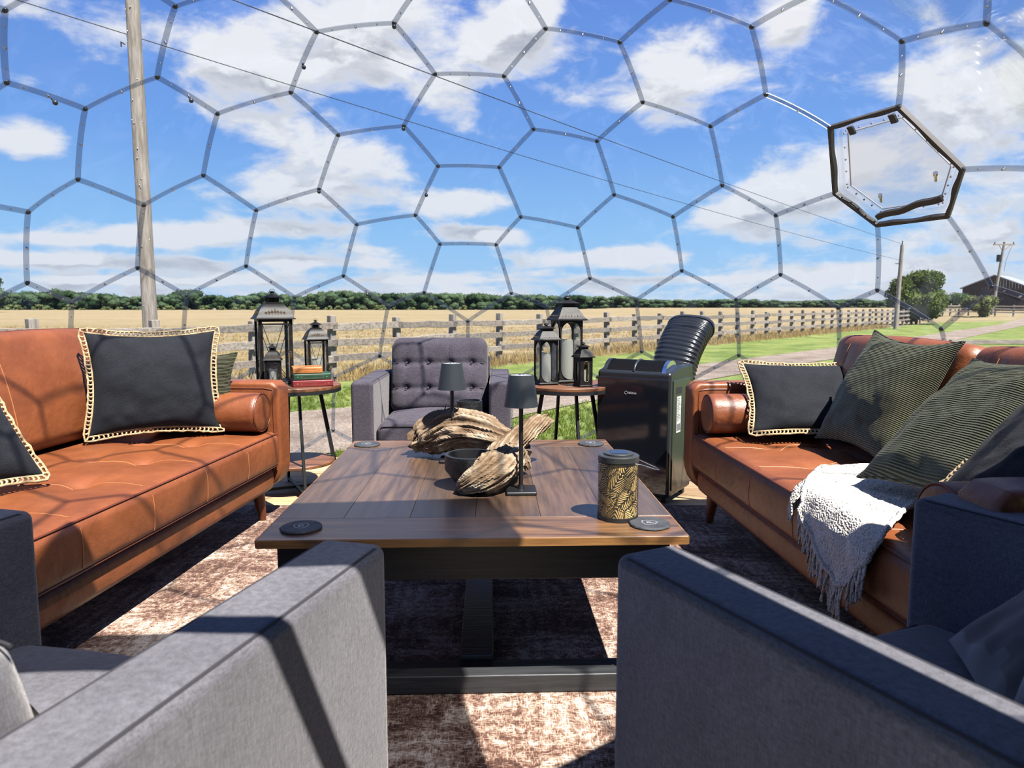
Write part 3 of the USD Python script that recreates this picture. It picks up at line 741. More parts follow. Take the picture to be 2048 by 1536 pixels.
def bolster(name, label, p0, yaw, r, l):
    b = thing(name, label, 'bolster cushion', p0, yaw)
    m = rot(bolster_mesh(r, l), (1, 0, 0), -90)
    part(b, 'cushion', T(m, 0, 0, r), leather, smooth=50)
    a = np.linspace(0, 2 * np.pi, 48, endpoint=False)
    part(b, 'piping', cat_([tube(np.c_[r * 0.955 * np.cos(a), np.full(48, y), r + r * 0.955 * np.sin(a)], 0.0035, 6, closed=True) for y in (0.011, l - 0.011)]), leather_seam)
    return b
def frame_xy(org, deg):
    c, s = math.cos(math.radians(deg)), math.sin(math.radians(deg))
    return lambda x, y, z=0.0: np.array([org[0] + c * x - s * y, org[1] + s * x + c * y, org[2] + z if len(org) > 2 else z])
# the front edge runs along local x; the sofa by the tall pole faces +x, the sofa by the air conditioner faces -x
LS = dict(mid=np.array([-1.136, 2.385]), ang=90 - 4.5)
RS = dict(mid=np.array([0.862, 2.310]), ang=-90 + 2.9)
# local +y must point to the sofa's back
SOFA_A = sofa('leather_sofa', 'tan leather three-seat sofa in front of the tall weathered pole, no throw on its seat', (*LS['mid'], 0), LS['ang'], 1.95, 0.885, 0.11)
SOFA_B = sofa('leather_sofa', 'tan leather three-seat sofa beside the air conditioner, with the cream throw on its seat', (*RS['mid'], 0), RS['ang'], 2.02, 0.858)
FA = frame_xy(LS['mid'], LS['ang']); FB = frame_xy(RS['mid'], RS['ang'])
SEAT = 0.444
bolster('bolster_cushion', 'tan leather bolster on the pole-side sofa against its arm by the lanterns and books', (*FA(0.755, 0.03)[:2], SEAT - 0.004), LS['ang'], 0.088, 0.50)
bolster('bolster_cushion', 'tan leather bolster against the sofa arm next to the air conditioner', (*FB(-0.79, 0.03)[:2], SEAT - 0.004), RS['ang'], 0.088, 0.50)
bolster('bolster_cushion', 'tan leather bolster at the camera end of the sofa with the throw', (*FB(0.79, 0.03)[:2], SEAT - 0.004), RS['ang'], 0.088, 0.50)

# ================================================================== armchairs
def fabric(name, c1, c2, fine, sheen, rough=0.85):
    return usdkit.material(stage, LOOKS + '/' + name, {
        'tc': ('texture_coordinate', {}), 'n1': ('noise_texture', {'scale': 7.0, 'detail': 5.0}), 'rp': ('rgb_ramp', {'ramp': [(0.3, c1), (0.7, c2)]}),
        'mu': ('mapping', {'scale': (1, 1, 0.22)}), 'mv': ('mapping', {'scale': (0.22, 0.22, 1)}), 'f1': ('noise_texture', {'scale': fine, 'detail': 1.5}), 'f2': ('noise_texture', {'scale': fine, 'detail': 1.5}),
        'ad': ('math', {'math_type': 'add'}), 'mr': ('map_range', {'from_min': 0.7, 'from_max': 1.3, 'to_min': 0.72, 'to_max': 1.28, 'clamp': True}), 'mm': ('mix', {'mix_type': 'multiply', 'fac': 1.0}),
        'bu': ('bump', {'strength': 0.35, 'distance': 0.003}), 'p': ('principled_bsdf', {'roughness': rough, 'sheen_weight': sheen, 'sheen_roughness': 0.45, 'sheen_tint': (1.0, 0.96, 0.92), 'specular_ior_level': 0.15})},
        [('tc.object', 'n1.vector'), ('n1.fac', 'rp.fac'), ('tc.object', 'mu.vector'), ('tc.object', 'mv.vector'), ('mu.vector', 'f1.vector'), ('mv.vector', 'f2.vector'), ('f1.fac', 'ad.value1'), ('f2.fac', 'ad.value2'),
         ('ad.value', 'mr.value'), ('rp.color', 'mm.color1'), ('mr.result', 'mm.color2'), ('mm.color', 'p.base_color'), ('ad.value', 'bu.height'), ('bu.normal', 'p.normal')], surface='p.BSDF')
velvet = fabric('grey_velvet_look', srgb(75, 70, 80), srgb(89, 83, 94), 260, 0.12)
woven = fabric('grey_woven_look', srgb(97, 96, 103), srgb(112, 111, 118), 420, 0.16)
seam_dark = mat('chair_seam_look', srgb(44, 42, 50), rough=0.9)
black_metal = mat('black_metal_look', (0.008, 0.009, 0.010), rough=0.5, specular_ior_level=0.25)
def armchair(label, loc, rotz, fab, CW=0.85, AH=0.60):
    """Local frame: x across, y from the front (0) to the back, z up."""
    c = thing('armchair', label, 'armchair', loc, rotz)
    H, AT, D = CW / 2, 0.118, 0.80
    IW = CW - 2 * AT
    for sx in (-1, 1):
        def arm_fn(v):
            v[:, 0] += sx * 0.0
            return v
        arm = part(c, 'arm', T(rbox(AT, D, AH - 0.085, 0.020, step=0.06), sx * (H - AT / 2), D / 2, (AH - 0.085) / 2 + 0.085), fab, smooth=True)
        lines = []
        for xx in (-AT / 2 + 0.010, AT / 2 - 0.010):
            lines.append(tube([(xx, 0.008, 0.11), (xx, 0.0055, AH - 0.03), (xx, 0.010, AH - 0.010), (xx, 0.03, AH - 0.0035), (xx, D - 0.03, AH - 0.0035), (xx, D - 0.005, AH - 0.03), (xx, D - 0.005, 0.11)], 0.0026, 6))
        part(arm, 'seam', T(cat_(lines), sx * (H - AT / 2), 0, 0), seam_dark)
        for yy in (0.06, D - 0.06):
            part(c, 'leg', T(cyl(0.016, 0.0855, 16, 0.022), sx * (H - 0.07), yy, 0.0), black_metal, smooth=40)
    part(c, 'base', T(rbox(IW - 0.002, D - 0.10, 0.13, 0.02, step=0.1), 0, (D - 0.10) / 2 + 0.04, 0.155), fab, smooth=True)
    def seat_fn(v):
        up = np.clip(v[:, 2] / 0.06, 0, 1)
        v[:, 2] += up * 0.035 * (1 - (v[:, 0] / (IW / 2)) ** 2) * (1 - (v[:, 1] / 0.31) ** 4)
        return v
    part(c, 'seat_cushion', T(rbox(IW - 0.006, 0.60, 0.145, 0.045, step=0.035, fn=seat_fn), 0, 0.345, 0.294), fab, smooth=True)
    a = [(x, 0.049, 0.352) for x in np.linspace(-IW / 2 + 0.03, IW / 2 - 0.03, 20)]
    part(c, 'seat_seam', tube(a, 0.003, 6), seam_dark)
    BH = 0.47
    bx = (-0.195, -0.065, 0.065, 0.195); bz = (-0.085, 0.068)
    def back_fn(v):
        f = np.clip(-v[:, 1] / 0.05, 0, 1)
        bul = (1 - (v[:, 0] / (IW / 2)) ** 4) * (1 - (v[:, 2] / (BH / 2)) ** 4)
        d = 0.025 * bul
        for z_ in bz:
            d -= 0.013 * np.exp(-((v[:, 2] - z_) / 0.011) ** 2)
            for b in bx:
                r2 = (v[:, 0] - b) ** 2 + (v[:, 2] - z_) ** 2
                d -= 0.016 * np.exp(-r2 / 0.0006) + 0.006 * np.exp(-r2 / 0.004)
        for b in bx: d -= 0.004 * np.exp(-((v[:, 0] - b) / 0.008) ** 2)
        v[:, 1] -= f * d
        return v
    lean = Rm((1, 0, 0), -14)
    bm = rbox(IW - 0.03, 0.15, BH, 0.062, step=0.014, fn=back_fn); bm.apply_transform(lean)
    back = part(c, 'backrest', T(bm, 0, 0.585, 0.575), fab, smooth=True)
    rows = []
    for z_ in bz:
        q = np.stack([np.linspace(-IW / 2 + 0.03, IW / 2 - 0.03, 60), np.full(60, -0.075), np.full(60, z_)], -1)
        q = back_fn(q) - (0, 0.0006, 0)
        rows.append(tube(trimesh.transformations.transform_points(q, lean) + (0, 0.585, 0.575), 0.0022, 5))
    for b in bx:
        q = np.stack([np.full(60, b), np.full(60, -0.075), np.linspace(-BH / 2 + 0.07, BH / 2 - 0.07, 60)], -1)
        q = back_fn(q) - (0, 0.0002, 0)
        rows.append(tube(trimesh.transformations.transform_points(q, lean) + (0, 0.585, 0.575), 0.0012, 5))
    part(back, 'tuft_seam', cat_(rows), seam_dark, kind='stuff')
    bt = []
    for b in bx:
        for z_ in bz:
            q = trimesh.transformations.transform_points([[b, -0.075 - 0.006, z_]], lean)[0] + (0, 0.585, 0.575)
            s_ = trimesh.creation.icosphere(2, 0.008); s_.vertices[:, 1] *= 0.5
            bt.append(T(s_, *q))
    for q in bt: part(back, 'button', q, fab, smooth=40)
    part(c, 'back_frame', T(rbox(IW - 0.002, 0.07, 0.60, 0.025, step=0.1), 0, D - 0.05, 0.39), fab, smooth=True)
    return c
def chair_at(front_mid, rotz): return (front_mid[0], front_mid[1], 0.0135)
def chair_from_corner(corner, side, rotz, CW=0.85):
    """Place by the outer front corner of one arm (side -1: local -x end)."""
    c, s = math.cos(math.radians(rotz)), math.sin(math.radians(rotz))
    x = side * CW / 2
    return (corner[0] - c * x, corner[1] - s * x, 0.0135)
armchair('purple-grey velvet armchair facing the camera across the coffee table', (-0.430, 3.735, 0.0015), 1.0, velvet)
near_l = chair_from_corner((-0.205, 1.135), -1, 180 - 15.2)
near_r = chair_from_corner((0.160, 1.085), 1, 180 + 26.8)
CH_L = armchair('sunlit grey fabric armchair close to the camera, seen from behind, nearest the pole-side sofa', near_l, 180 - 15.2, woven)
CH_R = armchair('shaded grey fabric armchair close to the camera, seen from behind, nearest the throw', near_r, 180 + 26.8, woven)

# ================================================================== cushions
black_cloth = fabric('black_linen_look', srgb(30, 33, 40), srgb(38, 41, 48), 520, 0.02)
jute = mat('jute_trim_look', srgb(176, 146, 104), srgb(222, 196, 152), scale=60, rough=0.9, bump=(180, 0.6, 0.003))
def cord_mat(name, c1, c2, ribs):
    return usdkit.material(stage, LOOKS + '/' + name, {
        'tc': ('texture_coordinate', {}), 'w': ('wave_texture', {'bands_direction': 'y', 'scale': ribs, 'distortion': 0.35, 'detail': 1.0, 'detail_scale': 3.0}),
        'n': ('noise_texture', {'scale': 5.0, 'detail': 6.0, 'roughness': 0.65}), 'n2': ('noise_texture', {'scale': 220.0, 'detail': 1.0}),
        'r': ('rgb_ramp', {'ramp': [(0.32, c1), (0.68, c2)]}), 'rw': ('map_range', {'from_min': 0.0, 'from_max': 0.6, 'to_min': 0.5, 'to_max': 1.0, 'clamp': True}), 'mm': ('mix', {'mix_type': 'multiply', 'fac': 1.0}),
        'm2': ('map_range', {'from_min': 0.3, 'from_max': 0.7, 'to_min': 0.75, 'to_max': 1.2, 'clamp': True}), 'm3': ('mix', {'mix_type': 'multiply', 'fac': 1.0}),
        'bu': ('bump', {'strength': 0.9, 'distance': 0.006}), 'p': ('principled_bsdf', {'roughness': 0.9, 'sheen_weight': 0.35, 'sheen_roughness': 0.4, 'sheen_tint': (0.9, 0.92, 0.7), 'specular_ior_level': 0.15})},
        [('tc.object', 'w.vector'), ('tc.object', 'n.vector'), ('tc.object', 'n2.vector'), ('n.fac', 'r.fac'), ('w.fac', 'rw.value'), ('r.color', 'mm.color1'), ('rw.result', 'mm.color2'), ('n2.fac', 'm2.value'),
         ('mm.color', 'm3.color1'), ('m2.result', 'm3.color2'), ('m3.color', 'p.base_color'), ('w.fac', 'bu.height'), ('bu.normal', 'p.normal')], surface='p.BSDF')
green_cord = cord_mat('green_corduroy_look', srgb(70, 72, 52), srgb(98, 98, 72), 48.0)
grey_fur = mat('grey_plush_look', srgb(24, 22, 22), srgb(56, 53, 51), scale=14, detail=6, rough=0.95, bump=(60, 0.8, 0.01), specular_ior_level=0.1)

def cushion_mesh(w, h, t, seed=0, pinch=0.07, n=44, sag=0.0, corner=0.0):
    u = np.sin(np.linspace(-1, 1, n) * np.pi / 2 * 0.92) / math.sin(np.pi / 2 * 0.92)
    U, V = np.meshgrid(u, u, indexing='ij')
    X = w / 2 * U * (1 - pinch * (1 - V ** 2) * U ** 2); Y = h / 2 * V * (1 - pinch * (1 - U ** 2) * V ** 2)
    prof = (np.clip(1 - np.abs(U) ** 2.4, 0, 1) * np.clip(1 - np.abs(V) ** 2.4, 0, 1)) ** 0.55
    P = np.stack([X, Y, 0 * X], -1)
    wr = noise3(P.reshape(-1, 3) * (1, 1, 0) + seed, 9, 3, seed).reshape(n, n) * 0.030 + noise3(P.reshape(-1, 3) * (1, 1, 0) - seed, 22, 2, seed).reshape(n, n) * 0.010
    # creases running in from the corners
    ang = np.arctan2(V, U); rad = np.hypot(U, V)
    wr += 0.006 * np.cos(ang * 14 + seed) * np.clip(rad - 0.65, 0, 1) * np.abs(np.sin(2 * ang))
    edge = (1 - U ** 2) * (1 - V ** 2)
    Z = t / 2 * prof + wr * np.clip(edge * 2.5, 0, 1)
    bend = sag * (1 - V ** 2)
    front = np.stack([X, Y, Z + bend], -1).reshape(-1, 3); back = np.stack([X, Y, -t / 2 * prof + bend], -1).reshape(-1, 3)
    idx = np.arange(n * n).reshape(n, n)
    q = np.stack([idx[:-1, :-1], idx[1:, :-1], idx[1:, 1:], idx[:-1, 1:]], -1).reshape(-1, 4)
    F = np.vstack([q[:, [0, 1, 2]], q[:, [0, 2, 3]], (q + n * n)[:, [2, 1, 0]], (q + n * n)[:, [3, 2, 0]]])
    m = trimesh.Trimesh(np.vstack([front, back]), F, process=False)
    loop = np.concatenate([idx[:-1, 0], idx[-1, :-1], idx[:0:-1, -1], idx[0, :0:-1]])
    rim = front[loop]
    m.merge_vertices(digits_vertex=6)
    return m, rim
def resample(loop, n):
    P = np.vstack([loop, loop[:1]]); s = np.concatenate([[0], np.cumsum(np.linalg.norm(np.diff(P, axis=0), axis=1))])
    t = np.linspace(0, s[-1], n, endpoint=False)
    return np.stack([np.interp(t, s, P[:, k]) for k in range(3)], -1)
def crochet_trim(rim, w=0.021, loops=112, seed=0):
    """Open crochet edging: an inner and an outer cord with a ring of yarn between them at every loop."""
    R = resample(rim, loops); c = R.mean(0)
    tan = np.roll(R, -1, 0) - np.roll(R, 1, 0); tan /= np.linalg.norm(tan, axis=1, keepdims=True)
    out = np.cross(tan, [0, 0, 1.0]); out *= np.sign((out * (R - c)).sum(1))[:, None]; out /= np.linalg.norm(out, axis=1, keepdims=True)
    sm = (np.roll(out, 1, 0) + out + np.roll(out, -1, 0)); out = sm / np.linalg.norm(sm, axis=1, keepdims=True)
    jit = np.random.default_rng(seed).normal(0, 0.0012, R.shape)
    jit[:, 2] *= 2
    ms = [tube(R + out * 0.002, 0.0048, 5, closed=True), tube(R + out * w + jit, 0.0046, 5, closed=True)]
    mid = (R + np.roll(R, -1, 0)) / 2
    for i in range(loops):
        lean = tan[i] * 0.004
        ms.append(tube([R[i] + out[i] * 0.002, R[i] + out[i] * w * 0.5 + lean + (0, 0, 0.002), R[i] + out[i] * w + jit[i]], 0.0040, 5))
    return cat_(ms)
def cushion(name, label, corner_a, corner_b, up, w, h, t, mtl, trim=None, seed=0, group=None, face=1, sag=0.0, cord=False, lift=None, pinch=0.07):
    """Stand a cushion on the bottom edge a -> b, rising along up (made square to the edge)."""
    a, b = np.array(corner_a, float), np.array(corner_b, float)
    ex = (b - a) / np.linalg.norm(b - a)
    ey = np.array(up, float); ey -= ex * (ey @ ex); ey /= np.linalg.norm(ey)
    ez = np.cross(ex, ey)
    mid = (a + b) / 2 + ey * h / 2
    m, rim = cushion_mesh(w, h, t, seed, sag=sag, pinch=pinch)
    Mx = np.eye(4); Mx[:3, 0], Mx[:3, 1], Mx[:3, 2], Mx[:3, 3] = ex, ey, ez, mid
    x = UsdGeom.Xform.Define(stage, numbered('/World/' + name))
    g = np.eye(4); g[:3, :3] = Mx[:3, :3]; g[:3, 3] = mid
    x.AddTransformOp().Set(Gf.Matrix4d(*g.T.ravel().tolist()))
    p = tag(x.GetPrim(), label, 'cushion', group)
    part(p, 'cover', m, mtl, smooth=True)
    if trim is not None: part(p, 'fringe_trim', crochet_trim(rim, seed=seed), trim, smooth=True, label='natural jute crochet edging')
    if cord: part(p, 'piping', tube(resample(rim, 160), 0.005, 6, closed=True), mtl, smooth=True)
    return p
S = SEAT
cushion('throw_cushion', 'black cushion with jute crochet edging, upright at the lantern end of the pole-side sofa', (-1.720, 2.855, S + 0.026), (-1.285, 3.075, S + 0.026), (-0.09, 0.18, 1), 0.50, 0.43, 0.14, black_cloth, jute, 3, pinch=0.11)
cushion('throw_cushion', 'olive corduroy cushion tucked behind the black cushion, by the pole-side sofa arm', (-1.64, 3.00, S + 0.028), (-1.240, 3.13, S + 0.028), (-0.50, 0.12, 1), 0.46, 0.33, 0.09, green_cord, None, 5, cord=True, pinch=0.16)
cushion('throw_cushion', 'black cushion with jute edging cut off by the picture edge, on the pole-side sofa', (-1.60, 1.72, S + 0.03), (-1.46, 2.20, S + 0.03), (-0.62, 0.10, 0.95), 0.46, 0.44, 0.15, black_cloth, jute, 8, pinch=0.11)
cushion('throw_cushion', 'black cushion with jute edging resting over the bolster beside the air conditioner', (1.015, 2.915, S + 0.036), (1.475, 2.860, S + 0.036), (-0.10, 0.66, 0.66), 0.49, 0.37, 0.12, black_cloth, jute, 11, pinch=0.11)
cushion('throw_cushion', 'olive corduroy cushion leaning on the sofa back, beside the black cushion near the air conditioner', (1.225, 2.80, S + 0.03), (1.255, 2.33, S + 0.012), (0.50, -0.06, 1), 0.51, 0.48, 0.17, green_cord, None, 14, cord=True, pinch=0.16)
cushion('throw_cushion', 'olive corduroy cushion tilted back with its lower corner on the cream throw', (1.035, 2.06, S + 0.050), (1.085, 1.60, S + 0.070), (0.80, 0.12, 0.78), 0.50, 0.50, 0.18, green_cord, None, 21, cord=True, pinch=0.14)
cushion('throw_cushion', 'black cushion with jute edging cut off by the picture edge, behind the camera-end bolster', (1.015, 1.675, S + 0.105), (1.07, 1.28, S + 0.22), (0.75, 0.08, 0.60), 0.40, 0.40, 0.08, black_cloth, jute, 25)

# cushions on the two near armchairs
def in_chair(org, deg): 
    return frame_xy(org, deg)
cl = in_chair(near_l, 180 - 15.2); cr = in_chair(near_r, 180 + 26.8)
cushion('throw_cushion', 'grey mottled plush cushion on the sunlit near armchair', cl(0.26, 0.20, 0.405), cl(-0.24, 0.40, 0.405), (cl(0, 1.0) - cl(0, 0.25)) * 0.62 + np.array([0, 0, 0.30]), 0.44, 0.42, 0.13, grey_fur, None, 31, pinch=0.05)
cushion('throw_cushion', 'dark plush cushion on the shaded near armchair', (0.752, 1.165, 0.425), (0.600, 0.775, 0.425), (0.70, -0.27, 0.62), 0.44, 0.42, 0.13, mat('dark_plush_look', srgb(46, 46, 48), srgb(64, 64, 64), scale=14, detail=6, rough=0.95, sheen_weight=0.2), None, 33, pinch=0.05)

# ================================================================== cream throw over the sofa front
throw_mat = usdkit.material(stage, LOOKS + '/throw_look', {
    'geo': ('geometry', {}), 'mp': ('mapping', {'scale': (1.0, 1.0, 1.0)}), 'v': ('voronoi_texture', {'scale': 170.0, 'feature': 'smooth_f1', 'smoothness': 0.6}), 'n': ('noise_texture', {'scale': 60.0, 'detail': 3.0}),
    'r': ('rgb_ramp', {'ramp': [(0.2, (0.54, 0.49, 0.41)), (0.75, (0.34, 0.30, 0.24))]}), 'bu': ('bump', {'strength': 0.9, 'distance': 0.008, 'invert': True}),
    'p': ('principled_bsdf', {'roughness': 0.95, 'sheen_weight': 0.2, 'specular_ior_level': 0.1})},
    [('geo.position', 'mp.vector'), ('mp.vector', 'v.vector'), ('v.distance', 'r.fac'), ('r.color', 'p.base_color'), ('v.distance', 'bu.height'), ('bu.normal', 'p.normal')], surface='p.BSDF')
# outline in (along the front edge from the air-conditioner end, distance back from the edge; negative hangs down)
YN = lambda Y: 2.310 - Y      # local x of sofa B for a world Y
out = [(0.24, 0.0), (0.12, 0.065), (0.0, 0.16), (0.0, 0.28), (0.02, 0.38), (0.22, 0.40), (0.36, 0.31), (0.47, 0.17), (0.58, 0.06), (0.65, 0.0), (0.64, -0.045), (0.59, -0.095), (0.535, -0.150), (0.50, -0.160), (0.44, -0.130), (0.36, -0.085), (0.29, -0.04)]
clo = Polygon(out).buffer(0.02).buffer(-0.02)
def drape(q):
    s, t = q[:, 0], q[:, 1]
    wv = 0.010 * np.sin(s * 30 + t * 9) * np.clip((0.12 - t) / 0.2, 0, 1) + 0.5 * 0.010 * np.sin(s * 17 - t * 25)
    th = np.clip((0.03 - t) / 0.05, 0, 1) * np.pi / 2
    y = np.where(t > 0.03, t, 0.03 - 0.044 * np.sin(th))
    z = np.where(t > 0.03, 0, -0.034 * (1 - np.cos(th)))
    z = z + np.where(t < -0.02, t + 0.02, 0)
    y = y - np.where(t < -0.02, 0.010 + np.abs(wv), 0)
    n3 = noise3(np.c_[s, t, 0 * s], 40, 2, 5) * 0.010
    z = z + np.where(t > -0.02, 0.010 + np.abs(wv) + n3, 0) + np.clip(t, 0, .3) * 0.05
    y = y - np.where(t <= -0.02, np.abs(n3), 0)
    return np.c_[s, y, z]
gs = 0.0085
gx = np.arange(-0.05, 0.72, gs); gy = np.arange(-0.27, 0.44, gs)
GX, GY = np.meshgrid(gx, gy, indexing='ij')
import shapely
ins = shapely.contains_xy(clo, GX + gs / 2, GY + gs / 2)[:-1, :-1]
idx = np.arange(GX.size).reshape(GX.shape)
q = np.stack([idx[:-1, :-1], idx[1:, :-1], idx[1:, 1:], idx[:-1, 1:]], -1)[ins]
F = np.vstack([q[:, [0, 1, 2]], q[:, [0, 2, 3]]])
top = drape(np.c_[GX.ravel(), GY.ravel()])
cm = trimesh.Trimesh(top, F, process=False)
cm.remove_unreferenced_vertices()
under = cm.copy(); nn_ = cm.vertex_normals; under.vertices = under.vertices - nn_ * 0.007; under.invert()
throw = thing('throw_blanket', 'cream chenille throw with tassels hanging over the front edge of the leather sofa', 'blanket', (*RS['mid'], SEAT + 0.002), RS['ang'])
rim_pts = np.array([clo.exterior.interpolate(t, normalized=True).coords[0] for t in np.linspace(0, 1, 150, endpoint=False)])
part(throw, 'cloth', cat_([cm, under]), throw_mat, smooth=True)
part(throw, 'hem', tube(drape(rim_pts) - (0, 0, 0.002), 0.0075, 6, closed=True), throw_mat, smooth=True)
r3 = np.random.default_rng(12)
for (s0, t0), (s1, t1), n in (((0.13, 0.055), (0.235, 0.0), 8), ((0.25, -0.01), (0.49, -0.158), 16), ((0.50, -0.160), (0.535, -0.150), 3), ((0.57, -0.11), (0.635, -0.05), 5)):
    for k in range(n):
        f = k / max(n - 1, 1)
        root = drape(np.array([[s0 + (s1 - s0) * f, t0 + (t1 - t0) * f]]))[0]
        strands = []
        for j in range(4):
            ln = r3.uniform(0.060, 0.095)
            dx, dy = r3.normal(0, 0.011), -abs(r3.normal(0.004, 0.007))
            ts = np.linspace(0, 1, 6)
            out_y = -0.018 * np.sin(np.pi * np.clip(ts * 1.0, 0, 1)) if t0 > 0 else 0 * ts
            pth = root + np.c_[dx * ts + 0.004 * np.sin(ts * 6 + j), dy * ts + (-0.03 * np.clip(ts * 2.5, 0, 1) if root[1] > -0.01 else 0 * ts), -ln * ts ** 1.15]
            strands.append(tube(pth, 0.0032, 5))
        part(throw, 'tassel', cat_(strands), throw_mat, smooth=True)

# ================================================================== round side tables
side_wood = mat('side_table_wood_look', srgb(96, 58, 36), srgb(150, 98, 62), scale=3, stretch=(1.0, 13, 13), detail=7, rough=0.5, bump=(10, 0.2, 0.003, (1, 12, 12)))
def side_table(label, loc, rotz, angles):
    t = thing('side_table', label, 'side table', loc, rotz)
    part(t, 'table_top', lathe([(0, 0.562), (0.247, 0.562), (0.249, 0.566), (0.249, 0.578), (0.246, 0.581), (0, 0.581)], 72), side_wood, smooth=40)
    part(t, 'rim_band', lathe([(0.23, 0.545), (0.2505, 0.545), (0.2505, 0.5615), (0.23, 0.5615), (0.23, 0.545)], 72), black_metal, smooth=40)
    part(t, 'shelf', lathe([(0, 0.150), (0.204, 0.150), (0.206, 0.153), (0.206, 0.164), (0.203, 0.167), (0, 0.167)], 64), side_wood, smooth=40)
    for a in angles:
        a = math.radians(a); d = np.array([math.cos(a), math.sin(a), 0]); s = np.array([-d[1], d[0], 0])
        p0, p1 = d * 0.232 + (0, 0, 0.012), d * 0.140 + (0, 0, 0.545)
        w, h = 0.010, 0.0065
        secs = [[p + d * w * i + s * h * j for i, j in ((-1, -1), (1, -1), (1, 1), (-1, 1))] for p in (p0, p1)]
        part(t, 'leg', loft(secs), black_metal)
        part(t, 'foot', T(cyl(0.009, 0.0115, 12), *(d * 0.21)), black_metal)
    for i in range(0, len(angles), 2):
        a = math.radians(angles[i])
        b_ = box(-0.222, 0.222, -0.008, 0.008, 0.012 + 0.0005 * i, 0.027 + 0.0005 * i)
        part(t, 'base_bar', rot(b_, (0, 0, 1), math.degrees(a)), black_metal)
    return t
T1 = np.array([-1.178, 3.80, 0.0015]); T2 = np.array([0.300, 3.83, 0.0015])
side_table('round wood and black metal side table carrying lanterns and a stack of three books', T1, 0, (-62, 118, 28, 208))
side_table('round wood and black metal side table under the candle lanterns, by the air conditioner', T2, 0, (195, 15, 285, 105))
TT = 0.5825

# ================================================================== lanterns
iron = mat('lantern_iron_look', srgb(24, 23, 23), srgb(58, 52, 46), scale=26, detail=6, rough=0.5, ramp=(0.5, 0.85), metallic=0.0, specular_ior_level=0.22, bump=(60, 0.25, 0.002))
brass = mat('worn_brass_look', srgb(120, 96, 62), srgb(170, 140, 96), scale=40, rough=0.45, metallic=0.7)
lantern_glass = pane_mat('lantern_glass_look', tint=(0.985, 0.99, 0.985), smudge=0.05, ior=1.4, rough=0.0, scale=9, gloss=0.7)
wax = usdkit.material(stage, LOOKS + '/candle_wax_look', {'d': ('diffuse_bsdf', {'color': (0.80, 0.79, 0.68)}), 't': ('translucent_bsdf', {'color': (0.85, 0.84, 0.72)}), 'm': ('mix_closure', {'fac': 0.45})}, [('d.BSDF', 'm.closure1'), ('t.BSDF', 'm.closure2')], surface='m.closure')
wick_mat = mat('wick_look', (0.02, 0.018, 0.016), rough=0.9)
def square(s, z, n=6, r=0.0):
    e = np.linspace(-1, 1, n, endpoint=False)
    o = np.ones(n)
    P = np.vstack([np.c_[e, -o], np.c_[o, e], np.c_[-e, o], np.c_[-o, -e]]) * s / 2
    return np.c_[P, np.full(len(P), z)]
def ring_handle(z, r, tilt=20):
    a = np.linspace(0, 2 * np.pi, 28, endpoint=False)
    return T(rot(tube(np.c_[r * np.cos(a), 0 * a, r * np.sin(a)], r * 0.09, 6, closed=True), (1, 0, 0), tilt), 0, 0, z)
def rosette(sz, n=7, seed=0):
    """A little cast scroll of leaves."""
    g = np.random.default_rng(seed); ms = []
    for i in range(n):
        x = (i / (n - 1) - 0.5) * sz
        hgt = sz * 0.30 * (1 - abs(2 * i / (n - 1) - 1) * 0.6)
        a = np.linspace(0, 1.6 * np.pi, 10)
        rr = sz * 0.075 * (1 - a / (2.6 * np.pi))
        sgn = 1 if i < n / 2 else -1
        ms.append(tube(np.c_[x + sgn * rr * np.cos(a), 0 * a, hgt * 0.35 + rr * np.sin(a)], sz * 0.018, 4))
        ms.append(tube([(x, 0, -sz * 0.08), (x + sgn * sz * 0.03, 0, hgt * 0.3), (x, 0, hgt)], sz * 0.016, 4))
    return cat_(ms)
def candle(label, loc, r, h):
    c = thing('candle', label, 'candle', loc)
    n = 40; pr = [(0, 0), (r, 0), (r, h - 0.004), (r * 0.95, h), (r * 0.8, h - 0.002), (r * 0.45, h - 0.007), (0, h - 0.008)]
    m = lathe(pr, n); a = np.arctan2(m.vertices[:, 1], m.vertices[:, 0]); m.vertices[:, 2] += (m.vertices[:, 2] > h * 0.8) * 0.004 * np.sin(2 * a + r * 90)
    part(c, 'wax', m, wax, smooth=40); part(c, 'wick', bar((0, 0, h - 0.008), (0.001, 0, h + 0.006), 0.0012), wick_mat)
    return c
